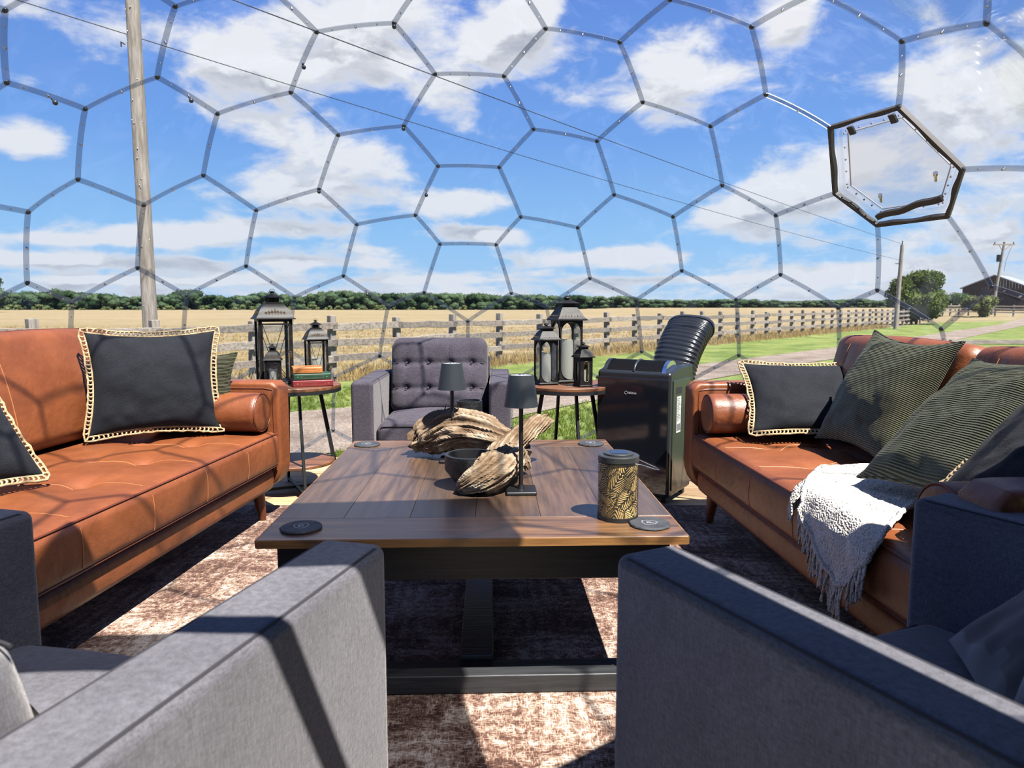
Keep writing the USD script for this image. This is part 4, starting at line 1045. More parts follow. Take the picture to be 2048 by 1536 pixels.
def lantern_domed(label, loc, rotz, s, eave, top):
    """Domed iron lantern with crossed wires: s body side, eave height, top height."""
    L = thing('lantern', label, 'lantern', loc, rotz)
    pw = s * 0.085; hb = s * 0.10; h = s / 2
    part(L, 'base', cat_([loft([square(s * 1.16, 0), square(s * 1.16, hb * 0.35), square(s * 1.02, hb * 0.75), square(s * 1.02, hb)])]), iron)
    for sx in (-1, 1):
        for sy in (-1, 1): part(L, 'post', box(*sorted((sx * h, sx * (h - pw))), *sorted((sy * h, sy * (h - pw))), hb, eave), iron)
    part(L, 'top_frame', cat_([box(-h, h, -h, -h + pw * .6, eave - pw * 1.0, eave), box(-h, h, h - pw * .6, h, eave - pw * 1.0, eave), box(-h, -h + pw * .6, -h, h, eave - pw * 1.0, eave), box(h - pw * .6, h, -h, h, eave - pw * 1.0, eave)]), iron)
    rh = (top - eave)
    roof_h = rh * 0.50
    prof = [(1.20, -0.02), (1.20, 0.03), (1.10, 0.12), (1.01, 0.30), (0.92, 0.52), (0.80, 0.72), (0.64, 0.90), (0.50, 0.985), (0.50, 1.08), (0.47, 1.10)]
    roof = part(L, 'roof', loft([square(s * a, eave + roof_h * b) for a, b in prof]), iron, smooth=28)
    for i in range(4):
        part(roof, 'ornament', rot(T(rot(rosette(s * 0.55, seed=i), (1, 0, 0), -18), 0, -s * 0.497, eave + roof_h * 0.34), (0, 0, 1), 90 * i), brass, kind='stuff')
    z0 = eave + roof_h * 1.08; vr = s * 0.19; vh = rh * 0.15
    vb = [T(bar((0, 0, z0), (0, 0, z0 + vh), s * 0.013, 5), vr * math.cos(a), vr * math.sin(a), 0) for a in np.linspace(0, 2 * np.pi, 14, endpoint=False)]
    part(L, 'vent', cat_(vb + [cyl(vr * 0.72, vh, 16).apply_translation((0, 0, z0)), lathe([(vr * 0.8, 0), (vr * 1.1, 0), (vr * 1.1, s * 0.02), (vr * 0.8, s * 0.02), (vr * .8, 0)], 24).apply_translation((0, 0, z0))]), iron)
    z1 = z0 + vh
    part(L, 'cap', lathe([(0, z1), (vr * 1.62, z1), (vr * 1.66, z1 + rh * 0.015), (vr * 1.2, z1 + rh * 0.06), (vr * 0.7, z1 + rh * 0.10), (vr * 0.25, z1 + rh * 0.15), (0, z1 + rh * 0.15)], 28), iron, smooth=35)
    z2 = z1 + rh * 0.14
    part(L, 'finial', lathe([(0, z2), (vr * .3, z2), (vr * .22, z2 + rh * .03), (vr * .38, z2 + rh * .06), (vr * .2, z2 + rh * .09), (0, z2 + rh * .10)], 16), iron, smooth=40)
    part(L, 'ring_handle', ring_handle(z2 + rh * 0.075, rh * 0.085, 28), iron)
    for i in range(4):
        Z = Rm((0, 0, 1), 90 * i)
        gl = box(-h + pw, h - pw, -h + pw * .35, -h + pw * .35 + 0.0015, hb, eave - pw * .8); gl.apply_transform(Z)
        part(L, 'pane', gl, lantern_glass)
        y = -h + pw * 0.1; a0, a1, za, zb = -h + pw, h - pw, hb, eave - pw
        zm = za + (zb - za) * 0.30
        wires = [bar((a0, y, zb), (0, y, zm), s * 0.010, 5), bar((a1, y, zb), (0, y, zm), s * 0.010, 5), bar((0, y, zm), (a0, y, za), s * 0.010, 5), bar((0, y, zm), (a1, y, za), s * 0.010, 5)]
        fl = [T(trimesh.creation.icosphere(1, s * 0.030), 0, y, zm + k * s * 0.075) for k in (-1, 0, 1)] + [T(trimesh.creation.icosphere(1, s * 0.024), k * s * 0.045, y, zm) for k in (-1, 1)]
        w = cat_(wires + fl); w.apply_transform(Z)
        part(L, 'wire_cross', w, iron)
    # the door frame on one side, with its small latch
    dw = pw * 0.55; dy0, dy1 = -h - pw * .35, -h + 0.0005
    dr = [box(-h + pw * .8, -h + pw * .8 + dw, dy0, dy1, hb + .003, eave - pw * 1.6), box(h - pw * .8 - dw, h - pw * .8, dy0, dy1, hb + .003, eave - pw * 1.6), box(-h + pw * .8, h - pw * .8, dy0, dy1, eave - pw * 1.6 - dw, eave - pw * 1.6)]
    door = part(L, 'door', cat_(dr), iron)
    part(door, 'latch', T(rot(rosette(s * 0.20, 5, 4), (0, 1, 0), 90), h - pw * .8 - dw / 2, dy0 - 0.001, eave * 0.45), brass, kind='stuff')
    return L
def lantern_arched(label, loc, rotz, s, eave, top, slot):
    """Square lantern with round-ended windows, a flared roof and a knob with a ring: slot (half width, bottom, top) as shares of side and eave."""
    L = thing('lantern', label, 'lantern', loc, rotz)
    h = s / 2; hb = s * 0.14
    part(L, 'base', loft([square(s * 1.12, s * .05), square(s * 1.12, s * .09), square(s * 1.02, hb)]), iron)
    for sx in (-1, 1):
        for sy in (-1, 1): part(L, 'foot', T(box(-s * .06, s * .06, -s * .06, s * .06, 0, s * .052), sx * s * .46, sy * s * .46, 0), iron)
    hw, zb, zt = slot[0] * s, hb + slot[1] * eave, slot[2] * eave
    body = sbox(-h, hb, h, eave)
    hole = sbox(-hw, zb + hw, hw, zt - hw).union(Point(0, zb + hw).buffer(hw)).union(Point(0, zt - hw).buffer(hw))
    th = s * 0.035
    for i in range(4):
        Z = Rm((0, 0, 1), 90 * i)
        p_ = extrude(body.difference(hole), th); p_.apply_transform(Rm((1, 0, 0), 90)); p_ = T(p_, 0, -h + th, 0)
        p_.vertices[:, 0] *= np.where(p_.vertices[:, 1] > -h + th * 0.5, 1 - 2 * th / s, 1.0)
        p_.apply_transform(Z)
        sp = part(L, 'side_panel', p_, iron)
        ring = np.array([hole.exterior.interpolate(t, normalized=True).coords[0] for t in np.linspace(0, 1, 40, endpoint=False)])
        bead = tube(np.c_[ring[:, 0], np.full(40, -h), ring[:, 1]], s * 0.018, 5, closed=True); bead.apply_transform(Z)
        part(sp, 'window_bead', bead, brass if s < 0.075 else iron, smooth=True)
        gl = extrude(hole.buffer(s * 0.02), 0.0015); gl.apply_transform(Rm((1, 0, 0), 90)); gl = T(gl, 0, -h + th + 0.0015, 0); gl.apply_transform(Z)
        part(L, 'pane', gl, lantern_glass)
    rh = top - eave
    prof = [(1.28, -.03), (1.28, 0.02), (1.12, 0.10), (0.92, 0.28), (0.74, 0.44), (0.58, 0.54)]
    roof = part(L, 'roof', loft([square(s * a, eave + rh * b) for a, b in prof]), iron, smooth=25)
    for i in range(4):
        st = [T(trimesh.creation.icosphere(0, s * 0.022), (k - 3) * s * 0.13, -s * 0.545, eave + rh * 0.145 + (0.02 * s if k % 2 else 0)) for k in range(7)]
        part(roof, 'ornament', rot(cat_(st), (0, 0, 1), 90 * i), brass, kind='stuff')
    z0 = eave + rh * 0.54; v = s * 0.25
    vb = [rot(T(box(-v, v, -0.002, 0.002, z0, z0 + rh * .13), 0, -v, 0), (0, 0, 1), 90 * i) for i in range(4)]
    dots = [rot(T(rot(cyl(s * .03, 0.003, 10), (1, 0, 0), 90), (k - 1) * v * .62, -v - 0.001, z0 + rh * .065), (0, 0, 1), 90 * i) for i in range(4) for k in range(3)]
    ve = part(L, 'vent', cat_(vb), iron); part(ve, 'vent_hole', cat_(dots), wick_mat, kind='stuff')
    z1 = z0 + rh * .13
    part(L, 'cap', loft([square(s * .78, z1), square(s * .78, z1 + rh * .02), square(s * .52, z1 + rh * .08), square(s * .22, z1 + rh * .15)]), iron, smooth=25)
    z2 = z1 + rh * .14
    part(L, 'finial', lathe([(0, z2), (s * .10, z2), (s * .07, z2 + rh * .03), (s * .15, z2 + rh * .09), (s * .13, z2 + rh * .13), (s * .05, z2 + rh * .17), (0, z2 + rh * .19)], 18), iron, smooth=45)
    part(L, 'ring_handle', ring_handle(z2 + rh * 0.10, rh * 0.115, 62), iron)
    return L
def on(base, dx, dy): return (base[0] + dx, base[1] + dy, TT)
PA = on(T1, -0.115, 0.055); PB = on(T1, 0.095, 0.125); PC_ = on(T1, -0.063, -0.125)
lantern_domed('tall black domed lantern with crossed wires, the largest on the table with the books', PA, 27, 0.172, 0.350, 0.512)
lantern_domed('middle-sized black domed lantern with a short candle, behind the stack of books', PB, 27, 0.108, 0.236, 0.352)
lantern_domed('small black domed lantern between the stack of books and the sofa arm', PC_, 12, 0.076, 0.140, 0.232)
candle('white pillar candle inside the tall domed lantern', (PA[0], PA[1], PA[2] + 0.0175), 0.034, 0.12)
candle('short white candle inside the middle-sized domed lantern behind the books', (PB[0], PB[1], PB[2] + 0.0112), 0.030, 0.112)
candle('small candle inside the small domed lantern by the sofa arm', (PC_[0], PC_[1], PC_[2] + 0.008), 0.019, 0.085)
QA = on(T2, 0.000, 0.075); QB = on(T2, -0.118, -0.030); QC = on(T2, 0.072, -0.130)
lantern_arched('tall black lantern with arched windows and a tall white candle, beside the air conditioner', QA, 18, 0.134, 0.345, 0.475, (0.445, 0.0, 0.975))
lantern_arched('middle-sized black lantern with arched windows, nearest the grey armchair arm', QB, 18, 0.100, 0.240, 0.330, (0.445, 0.0, 0.975))
lantern_arched('small bronze-black lantern with narrow oval windows, by the air conditioner', QC, 24, 0.072, 0.155, 0.232, (0.22, 0.10, 0.86))
candle('tall thick white candle in the tall arched lantern', (QA[0], QA[1], QA[2] + 0.0192), 0.036, 0.215)
candle('white candle in the middle-sized arched lantern', (QB[0], QB[1], QB[2] + 0.0144), 0.027, 0.155)
candle('small candle in the small lantern with oval windows', (QC[0], QC[1], QC[2] + 0.0105), 0.018, 0.08)

# ================================================================== books
paper = mat('book_page_look', srgb(96, 58, 44), srgb(130, 84, 62), scale=30, stretch=(1, 1, 20), rough=0.8)
gilt = mat('gilt_look', srgb(206, 178, 120), rough=0.35, metallic=0.6)
def book(label, loc, rotz, w, d, h, cover):
    """Spine along local -y, w long."""
    b = thing('book', label, 'book', loc, rotz)
    t = 0.003
    part(b, 'cover', cat_([box(-w / 2, w / 2, -d / 2, d / 2, 0, t), box(-w / 2, w / 2, -d / 2, d / 2, h - t, h), T(rbox(w, 0.012, h - 0.0005, 0.005, step=1, k=3), 0, -d / 2 + 0.003, h / 2)]), cover)
    part(b, 'pages', box(-w / 2 + 0.004, w / 2 - 0.004, -d / 2 + 0.006, d / 2 - 0.005, t, h - t), paper)
    y = -d / 2 - 0.0036
    fr = [box(-w * .30, w * .30, y, y + .001, h * .28, h * .31), box(-w * .30, w * .30, y, y + .001, h * .69, h * .72), box(-w * .30, -w * .295, y, y + .001, h * .28, h * .72), box(w * .295, w * .30, y, y + .001, h * .28, h * .72)]
    fr += [box(sx * w * .38 - .004, sx * w * .38 + .004, y, y + .001, h * .42, h * .58) for sx in (-1, 1)]
    part(b, 'spine_gilding', cat_(fr), gilt)
    return b
bk = on(T1, 0.115, -0.055)
red_c = mat('red_book_look', srgb(128, 26, 32), srgb(150, 34, 40), scale=20, rough=0.5); green_c = mat('green_book_look', srgb(18, 62, 42), srgb(26, 78, 54), scale=20, rough=0.5); orange_c = mat('orange_book_look', srgb(196, 112, 48), srgb(222, 138, 70), scale=20, rough=0.5)
book('red book with gilt spine, bottom of the stack', (bk[0], bk[1], TT), 22, 0.205, 0.145, 0.0345, red_c)
book('dark green book with gilt spine, middle of the stack', (bk[0] - 0.004, bk[1] + 0.004, TT + 0.035), 22, 0.192, 0.140, 0.0325, green_c)
book('tan orange leather book, top of the stack', (bk[0] - 0.024, bk[1] + 0.004, TT + 0.068), 20, 0.150, 0.120, 0.033, orange_c)

# ================================================================== portable air conditioner
gloss_black = mat('ac_gloss_look', (0.006, 0.007, 0.009), rough=0.06, specular_ior_level=0.6)
ac_body = mat('ac_body_look', (0.012, 0.014, 0.016), rough=0.28)
ac_olive = mat('ac_side_look', (0.020, 0.024, 0.022), rough=0.22)
grey_trim = mat('ac_trim_look', srgb(90, 94, 100), rough=0.25, metallic=0.6)
white_print = mat('white_print_look', srgb(226, 228, 228), rough=0.5)
grey_print = mat('grey_print_look', srgb(120, 124, 128), rough=0.6)
AW, AD, AHH = 0.40, 0.33, 0.700
ac = thing('air_conditioner', 'tall glossy black portable air conditioner with a ribbed exhaust hose, beside the leather sofa arm', 'air conditioner', (0.4545 + 0.168 + 0.082, 3.698 - 0.109 + 0.138, 0.0015), -33)
# local: x across, -y front
def ac_fn(v):
    up = np.clip((v[:, 2] - 0.27) / 0.05, 0, 1) * np.clip((-v[:, 1] - 0.02) / 0.14, 0, 1)
    v[:, 2] -= up * 0.030
    return v
part(ac, 'body', T(rbox(AW, AD, AHH - 0.035, 0.016, step=0.03, fn=ac_fn), 0, 0, (AHH - 0.035) / 2 + 0.035), ac_body, smooth=35)
part(ac, 'front_panel', T(rbox(AW - 0.012, 0.012, 0.585, 0.005, step=0.5), 0, -AD / 2 - 0.003, 0.345), gloss_black, smooth=35)
for sx in (-1, 1):
    part(ac, 'side_panel', T(rbox(0.008, AD - 0.05, 0.56, 0.003, step=0.5), sx * (AW / 2 + 0.001), 0.008, 0.35), ac_olive, smooth=35)
# louvred outlet: a shallow half-round hood across the front of the top
gw = 0.150; a = np.linspace(0.10 * np.pi, 0.95 * np.pi, 16)
arc = np.c_[-AD / 2 + 0.085 - 0.078 * np.cos(a), AHH - 0.052 + 0.066 * np.sin(a) + 0.10 * (0.078 - 0.078 * np.cos(a))]
hood_in = [np.c_[np.full(16, x), arc * (1, 1) - (0, 0.010)] for x in (-gw, gw)]
loops_ = [np.vstack([h_, h_[::-1] - (0, 0, 0.02)]) for h_ in hood_in]
hood = part(ac, 'outlet_grille', loft(loops_), mat('vent_dark_look', (0.004, 0.004, 0.005), rough=0.6))
for i, (yy, zz) in enumerate(arc[1:-1]):
    part(hood, 'louvre', cat_([box(-gw, gw, yy - 0.0016, yy + 0.0016, zz - 0.010, zz + 0.001)]), ac_body)
part(hood, 'rib', tube([(0, y_, z_ + 0.001) for y_, z_ in arc], 0.0065, 8), grey_trim, smooth=True)
for sx in (-1, 1):
    cap_ = Polygon(np.vstack([arc, [(arc[-1][0], AHH - 0.075), (arc[0][0], AHH - 0.075)]])).buffer(0.004)
    c_ = extrude(cap_, 0.020); c_.apply_transform(np.array([[0, 0, 1, 0], [1, 0, 0, 0], [0, 1, 0, 0], [0, 0, 0, 1.0]]))
    part(hood, 'end_cap', T(c_, (gw if sx > 0 else -gw - 0.020), 0, 0), mat(f'chrome_look', (0.75, 0.77, 0.8), rough=0.12, metallic=1.0) if (sx > 0) else grey_trim, label='bright chromed end of the outlet' if sx > 0 else None)
ctl = [T(box(-0.006, 0.006, -0.0015, 0.0015, 0, 0.0008), x, y, AHH + 0.0002) for x, y in [(-0.10, 0.045), (-0.07, 0.050), (-0.05, 0.045), (-0.02, 0.045), (0.06, 0.050), (0.09, 0.045), (0.12, 0.045), (0.10, 0.055)]]
part(ac, 'control_marks', cat_(ctl), white_print, kind='stuff')
logo = meshkit.text_mesh('Midea', 0.011, 0.0008); logo.apply_transform(Rm((1, 0, 0), 90))
lw = logo.bounds[1][0]
ringm = rot(lathe([(0.007, 0), (0.0085, 0), (0.0085, 0.0008), (0.007, 0.0008), (0.007, 0)], 28), (1, 0, 0), 90)
part(ac, 'maker_badge', cat_([T(logo, -0.02, -AD / 2 - 0.0095, 0.555), T(ringm, -0.033, -AD / 2 - 0.0095, 0.5605)]), white_print)
stk = part(ac, 'rating_label', box(AW / 2 + 0.005, AW / 2 + 0.0062, -0.085, -0.025, 0.360, 0.545), white_print, label='white printed sticker')
ln = [box(AW / 2 + 0.0061, AW / 2 + 0.0066, -0.080, -0.080 + rnd.uniform(.02, .05), z_, z_ + 0.003) for z_ in np.arange(0.42, 0.535, 0.008)] + [box(AW / 2 + 0.0061, AW / 2 + 0.0066, -0.08, -0.03, 0.37, 0.405)]
part(stk, 'print_lines', cat_(ln), grey_print, kind='stuff')
part(ac, 'side_handle', box(AW / 2 + 0.003, AW / 2 + 0.0062, -0.095, -0.015, 0.560, 0.592), mat('recess_look', (0.002, 0.002, 0.002), rough=0.8))
for sx in (-1, 1):
    for sy in (-1, 1):
        part(ac, 'caster', cat_([T(rot(lathe([(0, -.012), (0.018, -.012), (0.018, .012), (0, .012)], 18), (0, 1, 0), 90), sx * (AW / 2 - 0.035), sy * (AD / 2 - 0.045), 0.0185), T(cyl(0.010, 0.022, 10), sx * (AW / 2 - 0.035), sy * (AD / 2 - 0.045), 0.026)]), black_metal)
# exhaust hose: wide flat ribbed duct rising from the back
inv = np.linalg.inv(trimesh.transformations.compose_matrix(angles=(0, 0, math.radians(-33)), translate=(0.7045, 3.727, 0.0015)))
HP = trimesh.transformations.transform_points(np.array([(0.880, 3.93, 0.46), (0.895, 3.955, 0.58), (0.918, 3.985, 0.68), (0.955, 4.030, 0.765), (1.00, 4.09, 0.83), (1.045, 4.16, 0.875)]), inv)
ts = np.linspace(0, 1, len(HP)); tt = np.linspace(0, 1, 221)
from scipy.interpolate import CubicSpline
HPs = CubicSpline(ts, HP)(tt)
wid = Rm((0, 0, 1), 33)[:3, :3] @ np.array([0.90, -0.36, 0.0]); wid /= np.linalg.norm(wid)
secs = []
tg = np.gradient(HPs, axis=0); tg /= np.linalg.norm(tg, axis=1, keepdims=True)
for i in range(len(tt)):
    w = wid - tg[i] * (wid @ tg[i]); w /= np.linalg.norm(w); n_ = np.cross(tg[i], w)
    aa = np.linspace(0, 2 * np.pi, 40, endpoint=False)
    rib = 1 + 0.030 * math.sin(tt[i] * 2 * np.pi * 20)
    ex = 2 / 2.6
    cx, cy = np.sign(np.cos(aa)) * np.abs(np.cos(aa)) ** ex, np.sign(np.sin(aa)) * np.abs(np.sin(aa)) ** ex
    secs.append(HPs[i] + (0.118 + 0.012 * tt[i]) * rib * cx[:, None] * w + 0.074 * rib * cy[:, None] * n_)
part(ac, 'exhaust_hose', loft(secs), mat('hose_look', (0.010, 0.011, 0.013), rough=0.22), smooth=True, label='black ribbed exhaust hose')
cs = secs[-1]; cc = cs.mean(0); tge = tg[-1]
part(ac, 'hose_adapter', loft([cc + (cs - cc) * k + tge * d for k, d in ((0.9, -0.012), (1.06, -0.012), (1.06, 0.012), (0.9, 0.012), (0.9, -0.011))], cap=False), ac_body, smooth=30)

# ================================================================== things on the coffee table
def on_table(px, py):
    """World point for a spot on the coffee-table top given in metres across and along it."""
    c, s = math.cos(math.radians(1.85)), math.sin(math.radians(1.85))
    return (-0.107 + c * px - s * py, 2.198 + s * px + c * py, TZ + 0.0006)
matte_grey = mat('lamp_shade_look', srgb(56, 60, 64), rough=0.38, specular_ior_level=0.4)
matte_black = mat('lamp_pole_look', srgb(22, 23, 25), rough=0.42)
diffuser = mat('lamp_diffuser_look', srgb(240, 240, 236), rough=0.4)
def table_lamp(label, loc, rotz):
    l = thing('table_lamp', label, 'table lamp', loc, rotz)
    part(l, 'base', T(rbox(0.088, 0.088, 0.010, 0.0045, step=1, k=4), 0, 0, 0.005), matte_black, smooth=40)
    part(l, 'collar', T(lathe([(0, 0), (0.011, 0), (0.008, 0.012), (0, 0.012)], 20), 0, 0, 0.0098), matte_black, smooth=40)
    part(l, 'pole', T(cyl(0.0062, 0.262, 16), 0, 0, 0.012), matte_black, smooth=40)
    part(l, 'shade', lathe([(0.0465, 0.250), (0.0488, 0.2495), (0.0488, 0.251), (0.0355, 0.339), (0.0335, 0.340), (0.0340, 0.337), (0.0465, 0.2515), (0.0465, 0.250)], 56), matte_grey, smooth=40)
    part(l, 'diffuser', T(lathe([(0, 0), (0.0334, 0), (0.0334, 0.003), (0.012, 0.0042), (0, 0.0042)], 40), 0, 0, 0.3345), diffuser, smooth=40)
    part(l, 'touch_button', T(lathe([(0, 0), (0.008, 0), (0.007, 0.002), (0, 0.002)], 20), 0, 0, 0.3386), steel, smooth=40)
    return l
table_lamp('dark grey cordless table lamp standing clear, nearer the camera', (0.026, 2.003, TZ + 0.0006), 2)
table_lamp('dark grey cordless table lamp standing in front of the driftwood lobe and black cup', (-0.206, 2.42, TZ + 0.0006), 2)

# slate coasters with an engraved shield and letter
slate = mat('slate_look', srgb(44, 47, 52), srgb(66, 70, 76), scale=22, detail=8, rough=0.75, bump=(30, 0.8, 0.004))
etch = mat('slate_etch_look', srgb(150, 155, 160), rough=0.8)
def coaster(label, loc, rotz, seed, flip=False):
    c = thing('coaster', label, 'coaster', loc, rotz)
    g = np.random.default_rng(seed); n = 84; a = np.linspace(0, 2 * np.pi, n, endpoint=False)
    j = lambda s: 1 + s * (noise3(np.c_[np.cos(a), np.sin(a), np.full(n, seed)], 6, 3, seed))
    R = 0.0500
    ring = lambda k, z, s=0.05: np.c_[R * k * j(s) * np.cos(a), R * k * j(s) * np.sin(a), np.full(n, z)]
    part(c, 'slate', loft([ring(0.96, 0), ring(1.0, 0.0018, .09), ring(0.985, 0.0042, .07), ring(0.94, 0.0062, .03)]), slate, smooth=20)
    sh = Polygon([(-.017, .016), (-.008, .018), (0, .021), (.008, .018), (.017, .016), (.018, .002), (.014, -.010), (0, -.021), (-.014, -.010), (-.018, .002)])
    ringp = sh.difference(sh.buffer(-0.0022))
    pz = extrude(ringp, 0.0005, 0.0062)
    tx = meshkit.text_mesh('P', 0.017, 0.0005, bold=True); b = tx.bounds.mean(0); tx = T(tx, -b[0], -b[1], 0.0062 - tx.bounds[0][2])
    part(c, 'engraving', cat_([pz, tx]), etch, label='pale engraved shield with the letter P')
    return c
coaster('round slate coaster with engraved shield at the front table corner on the pole-side', on_table(-0.418, -0.522), 12, 1)
coaster('round slate coaster with engraved shield at the front table corner beside the gold patterned lantern', on_table(0.428, -0.520), 95, 2)
coaster('round slate coaster at the far table corner in front of the velvet armchair arm', on_table(-0.436, 0.515), 170, 3)
coaster('round slate coaster at the far table corner towards the air conditioner', on_table(0.430, 0.505), 10, 4)

# solar lantern with cut-out leaves
gold = mat('gold_liner_look', (0.42, 0.27, 0.09), (0.62, 0.44, 0.18), scale=30, rough=0.45, metallic=0.3)
shell_m = mat('solar_shell_look', srgb(34, 35, 36), rough=0.5)
sol = thing('solar_lantern', 'cylindrical black solar lantern with gold leaf cut-outs, near the front edge of the coffee table', 'lantern', (0.268, 1.755, TZ + 0.0006), 0)
SR, SH = 0.0505, 0.162
part(sol, 'liner', lathe([(0, 0.004), (SR - 0.0030, 0.004), (SR - 0.0030, SH - 0.012), (0, SH - 0.012)], 64), gold, smooth=40)
# leaf field: nearest leaf axis decides the stripes
g = np.random.default_rng(42)
CIRC = 2 * np.pi * SR
leaves = []
rows_ = 4
for r_ in range(-1, rows_ + 1):
    for c_ in range(7):
        leaves.append(((c_ + 0.5 * (r_ % 2)) * CIRC / 7 + g.uniform(-.004, .004), (r_ + 0.5) * SH / rows_ + g.uniform(-.004, .004), g.uniform(0, 2 * np.pi)))
leaves = np.array(leaves)
nu, nv = 520, 260
U, V = np.meshgrid(np.linspace(0, CIRC, nu + 1), np.linspace(0.008, SH - 0.014, nv + 1), indexing='ij')
best = np.full(U.shape, 1e9); second = best.copy(); fld = np.zeros(U.shape)
for (lu, lv, la) in leaves:
    du = (U - lu + CIRC / 2) % CIRC - CIRC / 2; dv = V - lv
    x = du * math.cos(la) + dv * math.sin(la); y = -du * math.sin(la) + dv * math.cos(la)
    d = np.hypot(x / 1.25, y)
    s_ = np.sin(2 * np.pi * (x + 1.1 * np.abs(y) ** 1.5 / 0.10 + 0.30 * np.abs(y)) / 0.0098) + 0.42
    rib_ = np.abs(y) < 0.0009
    nearer = d < best
    second = np.where(nearer, best, np.minimum(second, d)); best = np.where(nearer, d, best)
    fld = np.where(nearer, np.where(rib_, -1.0, s_), fld)
blk = (fld < 0.34) | (second - best < 0.0018)
keep = blk[:-1, :-1] & blk[1:, 1:]
keep[:, :4] = True; keep[:, -6:] = True
idx = np.arange(U.size).reshape(U.shape)
q = np.stack([idx[:-1, :-1], idx[1:, :-1], idx[1:, 1:], idx[:-1, 1:]], -1)[keep]
ang = U.ravel() / SR
P3 = np.c_[SR * np.cos(ang), SR * np.sin(ang), V.ravel()]
m = trimesh.Trimesh(P3, np.vstack([q[:, [0, 1, 2]], q[:, [0, 2, 3]]]), process=False); m.remove_unreferenced_vertices()
part(sol, 'pierced_shell', m, shell_m, smooth=True, label='black shell pierced with striped leaves')
part(sol, 'base_ring', lathe([(0, 0), (SR + 0.0008, 0), (SR + 0.0008, 0.010), (SR - 0.001, 0.010), (0, 0.010)], 64), shell_m, smooth=40)
lid = part(sol, 'lid', lathe([(0, SH - 0.014), (SR + 0.001, SH - 0.014), (SR + 0.001, SH - 0.001), (SR - 0.002, SH + 0.001), (SR * 0.74, SH + 0.001), (SR * 0.74, SH + 0.0045), (SR * 0.70, SH + 0.006), (0, SH + 0.006)], 64), mat('solar_lid_look', srgb(72, 74, 74), rough=0.4, metallic=0.3), smooth=30)
part(lid, 'solar_panel', box(-0.021, 0.021, -0.021, 0.021, SH + 0.0058, SH + 0.0068), mat('solar_cell_look', srgb(34, 36, 62), rough=0.15))
part(sol, 'wire_handle', tube([(SR * 0.7, -SR * .72, SH - 0.016), (SR * 1.05, -SR * .7, SH - 0.019), (SR * 1.9, -SR * 0.3, SH - 0.036), (SR * 2.05, 0, SH - 0.040), (SR * 1.9, SR * 0.3, SH - 0.036), (SR * 1.05, SR * .7, SH - 0.019), (SR * .7, SR * .72, SH - 0.016)], 0.0011, 6), steel)

# ================================================================== driftwood and its two black cups
drift = usdkit.material(stage, LOOKS + '/driftwood_look', {
    'at': ('attribute', {'attribute': 'groove'}), 'geo': ('geometry', {}), 'n': ('noise_texture', {'scale': 14.0, 'detail': 8.0, 'roughness': 0.65}), 'n2': ('noise_texture', {'scale': 120.0, 'detail': 4.0}),
    'r': ('rgb_ramp', {'ramp': [(0.30, srgb(112, 88, 66)), (0.50, srgb(166, 144, 118)), (0.72, srgb(216, 202, 178))]}),
    'rg': ('rgb_ramp', {'ramp': [(0.0, (0.10, 0.065, 0.045)), (0.30, (0.50, 0.40, 0.31)), (0.55, (1, 1, 1))]}), 'mm': ('mix', {'mix_type': 'multiply', 'fac': 0.8}),
    'bu': ('bump', {'strength': 0.7, 'distance': 0.003}), 'p': ('principled_bsdf', {'roughness': 0.85, 'specular_ior_level': 0.15})},
    [('geo.position', 'n.vector'), ('geo.position', 'n2.vector'), ('n.fac', 'r.fac'), ('at.fac', 'rg.fac'), ('r.color', 'mm.color1'), ('rg.color', 'mm.color2'), ('mm.color', 'p.base_color'), ('n2.fac', 'bu.height'), ('bu.normal', 'p.normal')], surface='p.BSDF')
